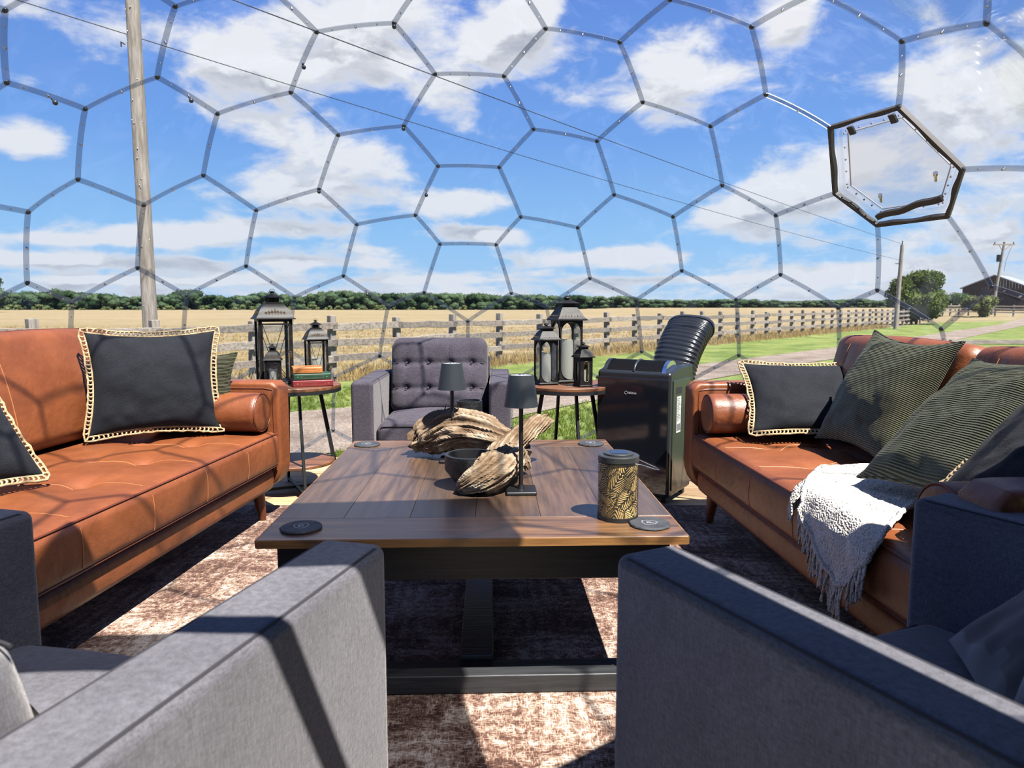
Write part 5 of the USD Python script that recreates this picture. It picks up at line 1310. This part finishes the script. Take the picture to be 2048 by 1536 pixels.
def limb(path, radii, flat, seed, twist=0.0, ns=110, na=130, depth=0.16, ends=(0.35, 0.35)):
    """A weathered limb: grain runs along it as ridges and grooves that wander round the trunk. Returns mesh and groove value per vertex."""
    P = np.asarray(path, float); s = np.linspace(0, 1, len(P)); t = np.linspace(0, 1, ns)
    C = CubicSpline(s, P)(t); r = CubicSpline(s, np.asarray(radii, float))(t); fl = np.interp(t, s, [f for f in flat])
    tg = np.gradient(C, axis=0); tg /= np.linalg.norm(tg, axis=1, keepdims=True)
    u = np.cross(tg[0], [0, 0, 1.0]); u /= np.linalg.norm(u)
    a = np.linspace(0, 2 * np.pi, na, endpoint=False)
    V, Gv = [], []
    for i in range(ns):
        u = u - tg[i] * (u @ tg[i]); u /= np.linalg.norm(u); w = np.cross(tg[i], u)
        th = a + twist * t[i]
        q = np.c_[np.cos(th) * 1.6, np.sin(th) * 1.6, np.full(na, t[i] * 1.3)]
        warp = meshkit.fbm(q * 1.3 + seed, 3, seed) - 0.5
        big = meshkit.fbm(np.c_[np.cos(th), np.sin(th), np.full(na, t[i] * 2.6)] * 1.25 + seed * 3.1, 3, seed + 5) - 0.5
        k1 = np.abs(meshkit.noise(np.c_[np.cos(th) * 4.2, np.sin(th) * 4.2, np.full(na, t[i] * 0.9)] + warp[:, None] * 3.2 + seed, seed + 1) - 0.5) * 2
        k2 = np.abs(meshkit.noise(np.c_[np.cos(th) * 9.5, np.sin(th) * 9.5, np.full(na, t[i] * 1.6)] + warp[:, None] * 6.0 + seed, seed + 2) - 0.5) * 2
        k3 = np.abs(meshkit.noise(np.c_[np.cos(th) * 20, np.sin(th) * 20, np.full(na, t[i] * 2.6)] + warp[:, None] * 9.0, seed + 3) - 0.5) * 2
        gr = 0.5 * k1 + 0.32 * k2 + 0.18 * k3
        e = min(1.0, (t[i] / 0.10 + ends[0])) * min(1.0, ((1 - t[i]) / 0.10 + ends[1]))
        rr = r[i] * e * (1 + 0.55 * big + depth * 1.5 * (np.minimum(k1, 0.5) - 0.35) + depth * 1.0 * (np.minimum(k2, .5) - 0.35) + depth * 0.45 * (k3 - .3) + 0.10 * (meshkit.noise(np.c_[np.cos(th) * 5, np.sin(th) * 5, np.full(na, t[i] * 16)] + seed * 1.7, seed + 9) - .5))
        off = tg[i] * (meshkit.noise(np.c_[np.cos(th) * 3, np.sin(th) * 3, np.full(na, seed)], seed + 4)[:, None] - 0.5) * r[i] * (1.3 if (i < 8 or i > ns - 9) else 0.3)
        V.append(C[i] + rr[:, None] * (np.cos(a)[:, None] * u + fl[i] * np.sin(a)[:, None] * w) + off)
        Gv.append(np.clip(gr * 1.35, 0, 1))
    m = loft(V)
    return m, np.concatenate(Gv + [[0.4, 0.4]])
LIMBS = [
    limb([(-0.345, 2.50, TZ + .055), (-0.27, 2.50, TZ + .082), (-0.16, 2.46, TZ + .098), (-0.05, 2.41, TZ + .075), (0.04, 2.36, TZ + .055)], [.052, .078, .088, .072, .044], [.8, .85, .9, .8, .8], 3, 1.2, ns=150, na=170),
    limb([(-0.33, 2.54, TZ + .048), (-0.24, 2.53, TZ + .066), (-0.15, 2.50, TZ + .055), (-0.06, 2.44, TZ + .050)], [.040, .052, .050, .030], [.8, .8, .8, .8], 11, 0.6),
    limb([(-0.06, 2.22, TZ + .030), (-0.03, 2.26, TZ + .062), (0.02, 2.31, TZ + .100), (0.075, 2.36, TZ + .135), (0.115, 2.40, TZ + .155)], [.042, .046, .046, .042, .030], [.8, .75, .7, .6, .5], 21, 1.8, depth=0.2),
    limb([(-0.150, 1.985, TZ + .020), (-0.105, 1.975, TZ + .040), (-0.055, 2.00, TZ + .060), (-0.012, 2.09, TZ + .074), (0.0, 2.22, TZ + .066)], [.022, .044, .056, .050, .040], [.8, .9, 1.0, .9, .8], 29, 1.4, ns=130, na=150),
    limb([(0.0, 2.24, TZ + .075), (0.03, 2.22, TZ + .052), (0.045, 2.21, TZ + .024)], [.034, .032, .020], [.7, .7, .7], 37, 0.3, ns=50, na=80),
    limb([(-0.02, 2.42, TZ + .040), (0.02, 2.46, TZ + .060), (0.06, 2.47, TZ + .080)], [.035, .03, .016], [.7, .7, .7], 41, 0.3, ns=50, na=80)]
dm = cat_([l[0] for l in LIMBS]); gv = np.concatenate([l[1] for l in LIMBS])
below = dm.vertices[:, 2] < TZ + 0.002
dm.vertices[below, 2] = TZ + 0.002
org = np.array([-0.12, 2.28, TZ + 0.0006])
dw = thing('driftwood', 'gnarled weathered driftwood branch lying across the coffee table with two black cups', 'driftwood', org)
mm_ = usdkit.mesh(stage, numbered(str(dw.GetPath()) + '/branch'), (dm.vertices - org, dm.faces), drift, smooth=True)
UsdGeom.PrimvarsAPI(mm_).CreatePrimvar('groove', Sdf.ValueTypeNames.FloatArray, 'vertex').Set(Vt.FloatArray.FromNumpy(gv.astype(np.float32)))
part(dw, 'splinter', tube(np.array([(-0.243, 2.50, TZ + .155), (-0.236, 2.495, TZ + .178), (-0.232, 2.49, TZ + .190)]) - org, [.003, .002, .0006], 5), leg_wood)
cup_mat = mat('black_cup_look', srgb(20, 21, 23), srgb(64, 66, 68), scale=30, stretch=(1, 1, 0.4), detail=7, rough=0.45, ramp=(0.5, 0.85), bump=(40, 1.0, 0.006))
def cup(label, loc, rr, h, rb):
    c = thing('candle_cup', label, 'cup', loc)
    part(c, 'bowl', lathe([(0, 0.0), (rb * .8, 0.0), (rb, h * .12), (rr, h * .55), (rr * 1.0, h * 0.96)], 48), cup_mat, smooth=40)
    part(c, 'lining', lathe([(rr * .86, h * .96), (rr * .84, h * .5), (rb * .7, h * .2), (0, h * .18)], 48), mat('cup_inside_look', (0.008, 0.008, 0.009), rough=0.4) if USED.get('/World/candle_cup', 0) == 0 else UsdShade.Material.Get(stage, LOOKS + '/cup_inside_look'), smooth=40)
    part(c, 'rim', lathe([(rr * .86, h * .955), (rr * 1.0, h * .955), (rr * 1.0, h), (rr * .86, h), (rr * .86, h * .955)], 48), mat('cup_rim_look', srgb(40, 42, 44), rough=0.4) if USED.get('/World/candle_cup', 0) == 0 else UsdShade.Material.Get(stage, LOOKS + '/cup_rim_look'), smooth=30)
    return c
cup('round black cup set in the front end of the driftwood', (-0.122, 2.062, TZ + 0.002), 0.077, 0.098, 0.045)
cup('black cup standing behind the driftwood, before the velvet armchair', (-0.157, 2.595, TZ + 0.0006), 0.047, 0.188, 0.045)

# ================================================================== outside: pole, wires, fence, trees, barn
grey_wood = mat('weathered_wood_look', srgb(132, 122, 112), srgb(176, 168, 158), scale=3, stretch=(9, 9, 0.9), detail=8, rough=0.85, bump=(10, 0.8, 0.01, (9, 9, 0.8)))
rail_wood = [mat(f'rail_wood_look_{i}', a_, b_, scale=3, stretch=(0.8, 8, 8), detail=8, rough=0.85, bump=(10, 0.7, 0.008, (0.8, 8, 8))) for i, (a_, b_) in enumerate(((srgb(112, 102, 92), srgb(162, 150, 138)), (srgb(126, 116, 106), srgb(178, 168, 156)), (srgb(104, 96, 90), srgb(148, 138, 128))))]
pole_base = np.array([-5.46, 10.75]); gz = float(ground_z(*pole_base))
pl = thing('weathered_pole', 'tall weathered grey wooden pole rising out of the picture behind the sofa', 'pole', (*pole_base, gz))
a = np.linspace(0, 2 * np.pi, 20, endpoint=False)
secs = []
for z_ in np.linspace(0, 8.5, 50):
    r_ = 0.100 - 0.0022 * z_
    k_ = 1 + 0.10 * (meshkit.noise(np.c_[np.cos(a) * 1.6, np.sin(a) * 1.6, np.full(20, z_ * 0.5)]) - 0.5)
    cxp = np.sign(np.cos(a)) * np.abs(np.cos(a)) ** 0.7; cyp = np.sign(np.sin(a)) * np.abs(np.sin(a)) ** 0.7
    secs.append(np.c_[r_ * k_ * cxp - 0.0 * z_, r_ * k_ * cyp, np.full(20, z_)])
part(pl, 'shaft', loft(secs), grey_wood, smooth=40)
part(pl, 'nail', cat_([T(trimesh.creation.icosphere(1, 0.010), math.cos(t_) * 0.098, -abs(math.sin(t_)) * 0.098, z_) for t_, z_ in zip(rnd.uniform(-2.6, -0.5, 26), rnd.uniform(1.2, 6.5, 26))]), steel, kind='stuff')
part(pl, 'hook', cat_([bar((-0.11, -0.05, 5.02), (-0.16, -0.07, 5.05), 0.012), bar((-0.16, -0.07, 5.05), (-0.16, -0.07, 4.98), 0.010)]), black_metal)

def utility_pole(label, loc, h, r, lean, arms):
    u = thing('utility_pole', label, 'utility pole', loc)
    top = np.array([lean, 0, h])
    part(u, 'shaft', tube([(0, 0, -0.3), top * 0.5, top], [r, r * .85, r * .72], 12), grey_wood, smooth=40)
    if arms:
        part(u, 'crossarm', box(-1.0, 1.0, -0.07, 0.07, -0.07, 0.07).apply_translation(top * 0.965), grey_wood)
        for x in (-0.9, 0.9):
            part(u, 'insulator', T(cyl(0.05, 0.16, 10), *(top * 0.965 + (x, 0, 0.07))), black_metal)
        part(u, 'brace', cat_([bar(top * .965 + (-0.55, -0.1, -0.05), top * .87, 0.03), bar(top * .965 + (0.55, -0.1, -0.05), top * .87, 0.03)]), grey_wood)
        part(u, 'transformer', cat_([T(cyl(0.22, 0.65, 16), *(top * 0.73 + (-0.28, -0.1, 0))), bar(top * .78, top * .78 + (-.25, -.1, 0), 0.05)]), black_metal, smooth=40)
        part(u, 'ground_wire', tube([top * .96 + (0.8, 0, 0), top * .86 + (0.62, 0, 0), top * .74 + (0.45, 0, 0), top * .60 + (0.45, 0, 0)], 0.015, 5), black_metal)
    else:
        part(u, 'top_pin', bar(top, top + (0, 0, 0.22), 0.03), black_metal)
        part(u, 'bracket', bar(top * .78 + (-0.28, 0, 0), top * .78, 0.03), black_metal)
    return u
u1 = (21.5, 39.9); z1 = float(ground_z(*u1))
utility_pole('slim utility pole without a crossarm, in front of the round bush', (*u1, z1), 4.65, 0.13, 0.10, False)
u2 = (46.4, 69.0); z2 = float(ground_z(*u2))
utility_pole('leaning utility pole with crossarm and transformer in front of the barn', (*u2, z2), 6.9, 0.15, 0.72, True)
def wire(label, a, b, sag):
    t = np.linspace(0, 1, 40)[:, None]; P = np.array(a) * (1 - t) + np.array(b) * t; P[:, 2] -= sag * 4 * (t * (1 - t))[:, 0]
    solo('power_line', tube(P, 0.008, 5), black_metal, label, 'power line', smooth=True)
wtop = np.array([u1[0] + 0.10, u1[1], z1 + 4.7])
wire('thin upper overhead wire crossing the clouds towards the slim utility pole', (-4.64, 8.48, 4.99), wtop, 0.12)
wire('thin lower overhead wire passing the tall weathered pole', (-9.2, 10.2, 5.9), wtop - (0, 0, 0.9), 0.25)

fence = thing('rail_fence', 'long weathered three-rail wooden fence between the lawn and the stubble field', 'fence', (*FORG, 0))
def fence_run(obj, pts, hgt, rails, ph, pw=0.115):
    P = np.array(pts); g = np.random.default_rng(9)
    for i, p in enumerate(P):
        z0 = float(ground_z(*(p + FORG))) ; d = P[min(i + 1, len(P) - 1)] - P[max(i - 1, 0)]; an = math.degrees(math.atan2(d[1], d[0]))
        h_ = hgt + g.uniform(-0.04, 0.05)
        m_ = rbox(pw, pw * 1.05, h_ + 0.2, 0.012, step=9, k=1)
        m_ = rot(rot(m_, (0, 0, 1), an + g.uniform(-6, 6)), (0, 1, 0), g.uniform(-1.5, 1.5))
        part(obj, 'post', T(m_, p[0], p[1], z0 + (h_ - 0.2) / 2), grey_wood)
    for i in range(len(P) - 1):
        a_, b_ = P[i], P[i + 1]; d = (b_ - a_); L = np.linalg.norm(d); d = d / L; nrm = np.array([d[1], -d[0]])
        for k_, rz in enumerate(rails):
            za, zb_ = float(ground_z(*(a_ + FORG))) + rz + g.uniform(-.02, .02), float(ground_z(*(b_ + FORG))) + rz + g.uniform(-.02, .02)
            o = nrm * (pw * 0.54 + 0.026)
            A3, B3 = np.array([*(a_ + o - d * 0.05), za]), np.array([*(b_ + o + d * 0.05), zb_])
            hh_, tt_ = 0.060, 0.024
            secs_ = []
            for s_ in np.linspace(0, 1, 5):
                c_ = A3 + (B3 - A3) * s_; w_ = hh_ * (1 + 0.22 * (g.random() - .5)); n3_ = np.array([*nrm, 0]); lz = np.array([0, 0, 1.0]); c_ = c_ + lz * g.uniform(-.010, .010)
                secs_.append([c_ - n3_ * tt_ - lz * w_, c_ + n3_ * tt_ - lz * w_ * .9, c_ + n3_ * tt_ + lz * w_ * .9, c_ - n3_ * tt_ + lz * w_])
            part(obj, 'rail', loft(secs_), rail_wood[(i + k_) % 3])
run = [FDIR * t for t in np.arange(-7.30, 53.2, 1.485)]
fence_run(fence, run, 1.08, (0.36, 0.645, 0.915), 0.1)
far_pts = [FENCE_END + q for q in [(0, 0)]]
f2 = thing('rail_fence', 'distant run of rail fence bending past the barn at the end of the gravel road', 'fence', (*FORG, 0))
ctrl = np.array([(33.2, 58.5), (36.5, 63.0), (39.0, 65.5), (41.5, 66.3), (44.0, 65.0), (48.5, 63.5), (54.0, 63.0), (60.0, 63.5)])
tq = np.linspace(0, 1, len(ctrl)); run2 = CubicSpline(tq, ctrl)(np.linspace(0, 1, 22)) - FORG
fence_run(f2, run2, 1.05, (0.36, 0.64, 0.90), 0.1, 0.12)
solo('timber_beam', T(rot(rbox(7.0, 0.16, 0.14, 0.01, step=9, k=1), (0, 0, 1), 4), 17.9, 23.6, float(ground_z(17.9, 23.6)) + 0.10), rail_wood[1], 'long pale timber beam lying on the grass beside the gravel road', 'beam')

# trees
def leaf_mat(name, c1, c2, bright=0.3):
    return usdkit.material(stage, LOOKS + '/' + name, {
        'geo': ('geometry', {}), 'oi': ('object_info', {}), 'n': ('noise_texture', {'scale': 0.55, 'detail': 6.0, 'roughness': 0.7}), 'ad': ('math', {'math_type': 'multiply_add', 'value2': 0.22}),
        'r': ('rgb_ramp', {'ramp': [(0.38, c1), (0.75, c2)]}), 'd': ('diffuse_bsdf', {}), 't': ('translucent_bsdf', {}), 'm': ('mix_closure', {'fac': bright})},
        [('geo.position', 'n.vector'), ('oi.random', 'ad.value1'), ('n.fac', 'ad.value3'), ('ad.value', 'r.fac'), ('r.color', 'd.color'), ('r.color', 't.color'), ('d.BSDF', 'm.closure1'), ('t.BSDF', 'm.closure2')], surface='m.closure')
far_leaf = leaf_mat('far_foliage_look', srgb(56, 78, 54), srgb(104, 126, 92)); dark_leaf = leaf_mat('dark_foliage_look', srgb(36, 56, 40), srgb(66, 88, 58)); bush_leaf = leaf_mat('bush_foliage_look', srgb(62, 82, 38), srgb(122, 138, 74)); pale_leaf = leaf_mat('pale_foliage_look', srgb(98, 114, 72), srgb(140, 150, 100))
bark = mat('bark_look', srgb(72, 62, 52), srgb(104, 92, 78), scale=4, stretch=(6, 6, 1), rough=0.9)
def crown_mesh(g, w, h, z0, lumps, leaves_n, leaf, peak=0.6):
    ms = []; pts = []
    for i in range(lumps):
        f = (i + 0.5) / lumps; ang = g.uniform(0, 2 * np.pi); zz = z0 + h * g.uniform(0.10, 0.92)
        env = math.sqrt(max(0.06, 1 - ((zz - z0) / h - peak * 0.75) ** 2 / 0.55))
        rr = w / 2 * env * math.sqrt(g.uniform(0.05, 0.75)); rad = (0.19 + 0.14 * g.random()) * min(w, h) * (0.6 + 0.4 * env)
        c = np.array([rr * math.cos(ang), rr * math.sin(ang), zz])
        c[2] = min(c[2], z0 + h - rad * 0.8)
        s = trimesh.creation.icosphere(2, 1.0); v = np.array(s.vertices); v *= (1 + 0.55 * (meshkit.fbm(v * 2.2 + i * 7.7, 3, i) - 0.5))[:, None]
        s.vertices = v * rad * (0.86, 0.86, 0.74) + c; ms.append(s)
        k = leaves_n // lumps
        q = g.normal(size=(k, 3)); q /= np.linalg.norm(q, axis=1, keepdims=True); pts.append(q * rad * g.uniform(0.85, 1.22, (k, 1)) * (1, 1, .88) + c)
    P = np.vstack(pts); n = len(P)
    e1 = g.normal(size=(n, 3)); e1 /= np.linalg.norm(e1, axis=1, keepdims=True); e2 = np.cross(e1, g.normal(size=(n, 3))); e2 /= np.linalg.norm(e2, axis=1, keepdims=True)
    sc = leaf * g.uniform(0.6, 1.3, (n, 1))
    V = np.stack([P - e1 * sc, P + e2 * sc * .5, P + e1 * sc, P - e2 * sc * .5], 1).reshape(-1, 3)
    b = np.arange(n)[:, None] * 4
    F = np.vstack([b + [0, 1, 2], b + [0, 2, 3]])
    return cat_(ms + [trimesh.Trimesh(V, F, process=False)])
def tree(name, label, cat, loc, rz, w, h, trunk_h, lm, seed, lumps=16, leaves_n=900, leaf=0.22, group=None):
    g = np.random.default_rng(seed)
    t = thing(name, label, cat, loc, rz, group)
    part(t, 'crown', crown_mesh(g, w, h - trunk_h, trunk_h, lumps, leaves_n, leaf), lm, smooth=True)
    part(t, 'trunk', tube([(0, 0, -0.3), (0.04 * w, 0, trunk_h * 0.6), (0, 0.02 * w, trunk_h + (h - trunk_h) * 0.5)], [0.045 * h * .6, 0.035 * h * .6, 0.015 * h * .6], 8), bark)
    return t
gb = (28.3, 50.0)
tree('round_bush', 'large round leafy bush standing behind the slim utility pole at the fence', 'bush', (*gb, float(ground_z(*gb))), 0, 2.75, 3.55, 0.4, bush_leaf, 5, lumps=34, leaves_n=22000, leaf=0.12)
for k_, (px_, d_, w_, h_, lab) in enumerate(((1952, 64, 2.6, 1.75, 'small leafy bush in front of the dark barn wall'), (1903, 82, 4.2, 2.3, 'low grey-green bush in the gap between the round bush and the barn'))):
    x_ = (px_ - 1024) / 1420 * d_; z_ = float(ground_z(x_, d_))
    tree('shrub', lab, 'shrub', (x_, d_, z_), 0, w_, h_, 0.1, pale_leaf if k_ == 0 else far_leaf, 50 + k_, lumps=12, leaves_n=3500, leaf=0.10)

# the far tree line, each tree a copy of one of six
GRP = 'trees in the far tree line across the field'
KINDS = [(9.0, 7.6, 1.2, far_leaf, 61), (7.0, 8.6, 1.4, far_leaf, 62), (11.0, 7.0, 0.8, dark_leaf, 63), (8.0, 6.2, 0.6, far_leaf, 64), (5.0, 9.2, 1.2, dark_leaf, 65), (10.0, 8.2, 1.0, far_leaf, 66)]
PROTO = {}
top_px = [(-60, 582), (0, 583), (40, 584), (70, 583), (100, 586), (135, 578), (165, 588), (190, 585), (225, 588), (250, 592), (285, 592), (320, 589), (345, 592), (385, 579), (405, 590), (430, 590), (455, 595), (485, 591), (510, 596), (540, 584), (575, 590),
          (605, 590), (640, 588), (665, 582), (695, 580), (725, 584), (760, 586), (800, 586), (840, 585), (880, 586), (920, 588), (960, 586), (1000, 588), (1040, 590), (1080, 589), (1120, 592), (1160, 592), (1200, 594), (1250, 592), (1300, 597), (1350, 598), (1400, 599), (1450, 599), (1480, 597), (1520, 600), (1570, 602), (1620, 601), (1660, 599), (1700, 597), (1740, 600), (1780, 600), (1850, 600), (1950, 600), (2060, 600), (2120, 600)]
tx_, ty_ = np.array(top_px).T
rg = np.random.default_rng(77)
px_ = -90.0; n_t = 0
while px_ < 2140:
    for layer in range(2):
        d_ = 262 + layer * 16 + rg.uniform(-5, 5)
        qx = px_ + rg.uniform(-6, 6) + layer * 9
        x_ = (qx - 1024) / 1420 * d_
        yt = np.interp(qx, tx_, ty_) + rg.uniform(-2.0, 4.0) + (0 if layer == 0 else 1.5)
        y_ = d_
        zt = 1.0 - (math.tan(math.radians(PITCH) + math.atan((yt - 768) / 1420))) * d_
        z_ = float(ground_z(x_, y_)) - 0.2
        want = max(2.6, zt - z_)
        k_ = int(rg.choice(6, p=[.26, .2, .14, .2, .06, .14])) if qx < 560 or rg.random() < .5 else int(rg.choice([0, 1, 5]))
        sc_ = want / KINDS[k_][1]; sw = max(sc_, 0.72) * rg.uniform(0.85, 1.2)
        loc = (x_, y_, z_)
        w_, h_, th_, lm_, sd_ = KINDS[k_]
        nm = ('leafy_tree', 'tall_leafy_tree', 'broad_dark_tree', 'bushy_tree', 'slim_dark_tree', 'spreading_tree')[k_]
        lab = ('mid-green leafy tree in the far tree line across the field', 'tall mid-green tree in the far tree line across the field', 'broad dark green tree in the far tree line across the field', 'low bushy tree in the far tree line across the field', 'slim dark tree in the far tree line across the field', 'spreading green tree in the far tree line across the field')[k_]
        if k_ not in PROTO:
            cls = stage.CreateClassPrim('/_tree_%d' % k_); UsdGeom.Xform.Define(stage, cls.GetPath())
            cls.SetSpecifier(Sdf.SpecifierClass)
            g_ = np.random.default_rng(sd_)
            part(cls, 'crown', crown_mesh(g_, w_, h_ - th_ * .3, th_ * .3, 20, 1500, 0.30), lm_, smooth=True)
            part(cls, 'trunk', tube([(0, 0, -0.3), (0.1, 0, th_), (0, 0.1, h_ * 0.6)], [0.25, 0.2, 0.08], 7), bark)
            PROTO[k_] = cls
        copy_thing(PROTO[k_], nm, loc, rg.uniform(0, 360), lab, 'tree', lab.replace(' in the far', 's in the far').replace('tree', 'tree', 1) if False else nm.replace('_', ' ') + 's in the far tree line', (sw, sw, sc_))
        n_t += 1
    px_ += 18.5
# a taller tree whose branches reach in at the picture's edge
tree('tall_tree', 'taller tree reaching in at the edge of the picture beyond the fence', 'tree', (-0.756 * 150, 150, float(ground_z(-110, 150))), 30, 13.5, 9.2, 1.0, far_leaf, 91, lumps=20, leaves_n=3000, leaf=0.3)
hedge_pts = []
for k_ in range(30):
    qx = -60 + k_ * 34 + rg.uniform(-8, 8); d_ = 248 + rg.uniform(-4, 4); x_ = (qx - 1024) / 1420 * d_
    hedge_pts.append((x_, d_, float(ground_z(x_, d_)) - 0.3, rg.uniform(.4, 1.0)))
cls = stage.CreateClassPrim('/_hedge'); UsdGeom.Xform.Define(stage, cls.GetPath()); cls.SetSpecifier(Sdf.SpecifierClass)
part(cls, 'crown', crown_mesh(np.random.default_rng(8), 5.0, 2.2, 0.0, 9, 500, 0.25), pale_leaf, smooth=True)
for x_, y_, z_, s_ in hedge_pts: copy_thing(cls, 'field_edge_bush', (x_, y_, z_), rg.uniform(0, 360), 'low pale bush along the far edge of the stubble field', 'bush', 'low bushes along the far field edge', (s_ * 1.5, s_, s_))

# barn
barn_wood = mat('barn_board_look', srgb(58, 48, 46), srgb(88, 76, 70), scale=2.5, stretch=(7, 7, 0.5), detail=6, rough=0.9)
tin = mat('barn_roof_look', srgb(186, 190, 196), rough=0.4, metallic=0.3)
bx_, by_ = 60.6, 90.0
bz_ = float(ground_z(bx_, by_)) - 0.1
barn = thing('barn', 'dark weathered board barn with a pale metal roof at the end of the gravel road', 'barn', (bx_, by_, bz_), -45)
W_, E_, RD, LB = 3.45, 2.95, 4.45, 9.0
nb = 22
for i in range(nb):
    x0, x1 = -W_ + 2 * W_ * i / nb, -W_ + 2 * W_ * (i + 1) / nb
    hh = lambda x: E_ + (RD - E_) * (1 - abs(x) / W_)
    v = np.array([(x0, 0), (x1 - 0.02, 0), (x1 - 0.02, hh(x1)), (x0, hh(x0))])
    m_ = extrude(Polygon(v), 0.05); m_.apply_transform(Rm((1, 0, 0), 90)); part(barn, 'wall_board', T(m_, 0, 0.05 + 0.008 * (i % 2), 0), barn_wood)
part(barn, 'side_wall', cat_([box(W_ - 0.06, W_, 0.06, LB, 0, E_), box(-W_, -W_ + 0.06, 0.06, LB, 0, E_), box(-W_, W_, LB, LB + 0.05, 0, E_)]), barn_wood)
for sx in (-1, 1):
    n2 = np.array([(sx * (W_ + 0.25), -0.3, E_ - (RD - E_) / W_ * 0.25), (0, -0.3, RD), (0, LB + 0.3, RD), (sx * (W_ + 0.25), LB + 0.3, E_ - (RD - E_) / W_ * 0.25)])
    part(barn, 'roof_slope', trimesh.convex.convex_hull(np.vstack([n2, n2 + (0, 0, 0.12)])), tin)
part(barn, 'door', box(0.6, 2.6, -0.10, -0.03, 0.0, 2.3), mat('barn_door_look', srgb(44, 38, 38), srgb(60, 52, 50), scale=3, stretch=(8, 8, 1), rough=0.9))
part(barn, 'small_window', box(-0.3, 0.15, -0.06, -0.02, 1.6, 2.0), white_print)

# ================================================================== grass and straw
def tuft_mesh(seed, n, h, spread, w):
    g = np.random.default_rng(seed); V, F = [], []
    for i in range(n):
        a_ = g.uniform(0, 2 * np.pi); r_ = spread * math.sqrt(g.random()); b = np.array([r_ * math.cos(a_), r_ * math.sin(a_), 0]); d_ = g.normal(0, 0.35, 2); hh = h * g.uniform(0.5, 1.15)
        s_ = np.array([math.cos(a_ + 1.3), math.sin(a_ + 1.3), 0]) * w
        k = len(V); m_ = b + np.array([d_[0] * hh * .4, d_[1] * hh * .4, hh * .6]); t_ = b + np.array([d_[0] * hh, d_[1] * hh, hh])
        V += [b - s_, b + s_, m_ + s_ * .7, m_ - s_ * .7, t_]; F += [(k, k + 1, k + 2), (k, k + 2, k + 3), (k + 3, k + 2, k + 4)]
    return trimesh.Trimesh(np.array(V), F, process=False)
def blades(name, label, cat, protos, pts, scales, rots, mtl):
    pi = UsdGeom.PointInstancer.Define(stage, '/World/' + name); tg_ = []
    for i, m_ in enumerate(protos):
        usdkit.mesh(stage, f'/World/{name}/blade_clump_{i}', m_, mtl, smooth=False); tg_.append(f'/World/{name}/blade_clump_{i}')
    pi.CreatePrototypesRel().SetTargets(tg_)
    n = len(pts); g = np.random.default_rng(4)
    pi.CreateProtoIndicesAttr(Vt.IntArray.FromNumpy(g.integers(0, len(protos), n).astype(np.int32)))
    pi.CreatePositionsAttr(Vt.Vec3fArray.FromNumpy(np.asarray(pts, np.float32)))
    pi.CreateScalesAttr(Vt.Vec3fArray.FromNumpy(np.repeat(np.asarray(scales, np.float32)[:, None], 3, 1)))
    pi.CreateOrientationsAttr(Vt.QuathArray([Gf.Quath(float(math.cos(r / 2)), 0, 0, float(math.sin(r / 2))) for r in rots]))
    tag(pi.GetPrim(), label, cat, None, 'stuff')
blade_mat = leaf_mat('grass_blade_look', srgb(84, 112, 36), srgb(150, 166, 72), 0.35)
straw_mat = leaf_mat('straw_look', srgb(168, 138, 84), srgb(220, 194, 138), 0.25)
road_p = ROAD.buffer(0.02)
rg2 = np.random.default_rng(31)
pts = []
while len(pts) < 9000:
    y_ = 4.0 + 7.2 * rg2.random() ** 1.3; x_ = rg2.uniform(-0.62, 0.80) * y_
    if np.hypot(x_ - DC[0], y_ - DC[1]) < 2.60 or road_p.contains(Point(x_, y_)): continue
    off = (np.array([x_, y_]) - FORG) @ np.array([-FDIR[1], FDIR[0]])
    if off > -0.35: continue
    pts.append((x_, y_, float(ground_z(x_, y_))))
n = len(pts)
blades('grass', 'short green mown grass around the deck and along the gravel road', 'grass', [tuft_mesh(i, 12, 0.055, 0.05, 0.0032) for i in range(3)], pts, rg2.uniform(0.6, 1.3, n), rg2.uniform(0, 6.28, n), blade_mat)
pts = []
for _ in range(2600):
    t_ = rg2.uniform(-8, 40); o_ = rg2.normal(-0.05, 0.30); q_ = fence_pt(t_, o_); pts.append((q_[0], q_[1], float(ground_z(*q_))))
n = len(pts)
blades('straw_weeds', 'dry straw-coloured weeds growing along the foot of the fence', 'weeds', [tuft_mesh(10 + i, 12, 0.26, 0.12, 0.004) for i in range(3)], pts, rg2.uniform(0.4, 1.2, n), rg2.uniform(0, 6.28, n), straw_mat)
pts = []
for _ in range(9000):
    y_ = 11 + 34 * rg2.random() ** 1.8; x_ = rg2.uniform(-0.80, 0.55) * y_
    off = (np.array([x_, y_]) - FORG) @ np.array([-FDIR[1], FDIR[0]])
    if off < 0.3: continue
    pts.append((x_, y_, float(ground_z(x_, y_)) - 0.02))
n = len(pts)
blades('field_stubble', 'cut straw stubble standing in the dry field', 'stubble', [tuft_mesh(20 + i, 10, 0.11, 0.10, 0.005) for i in range(3)], pts, rg2.uniform(0.6, 1.3, n), rg2.uniform(0, 6.28, n), straw_mat)
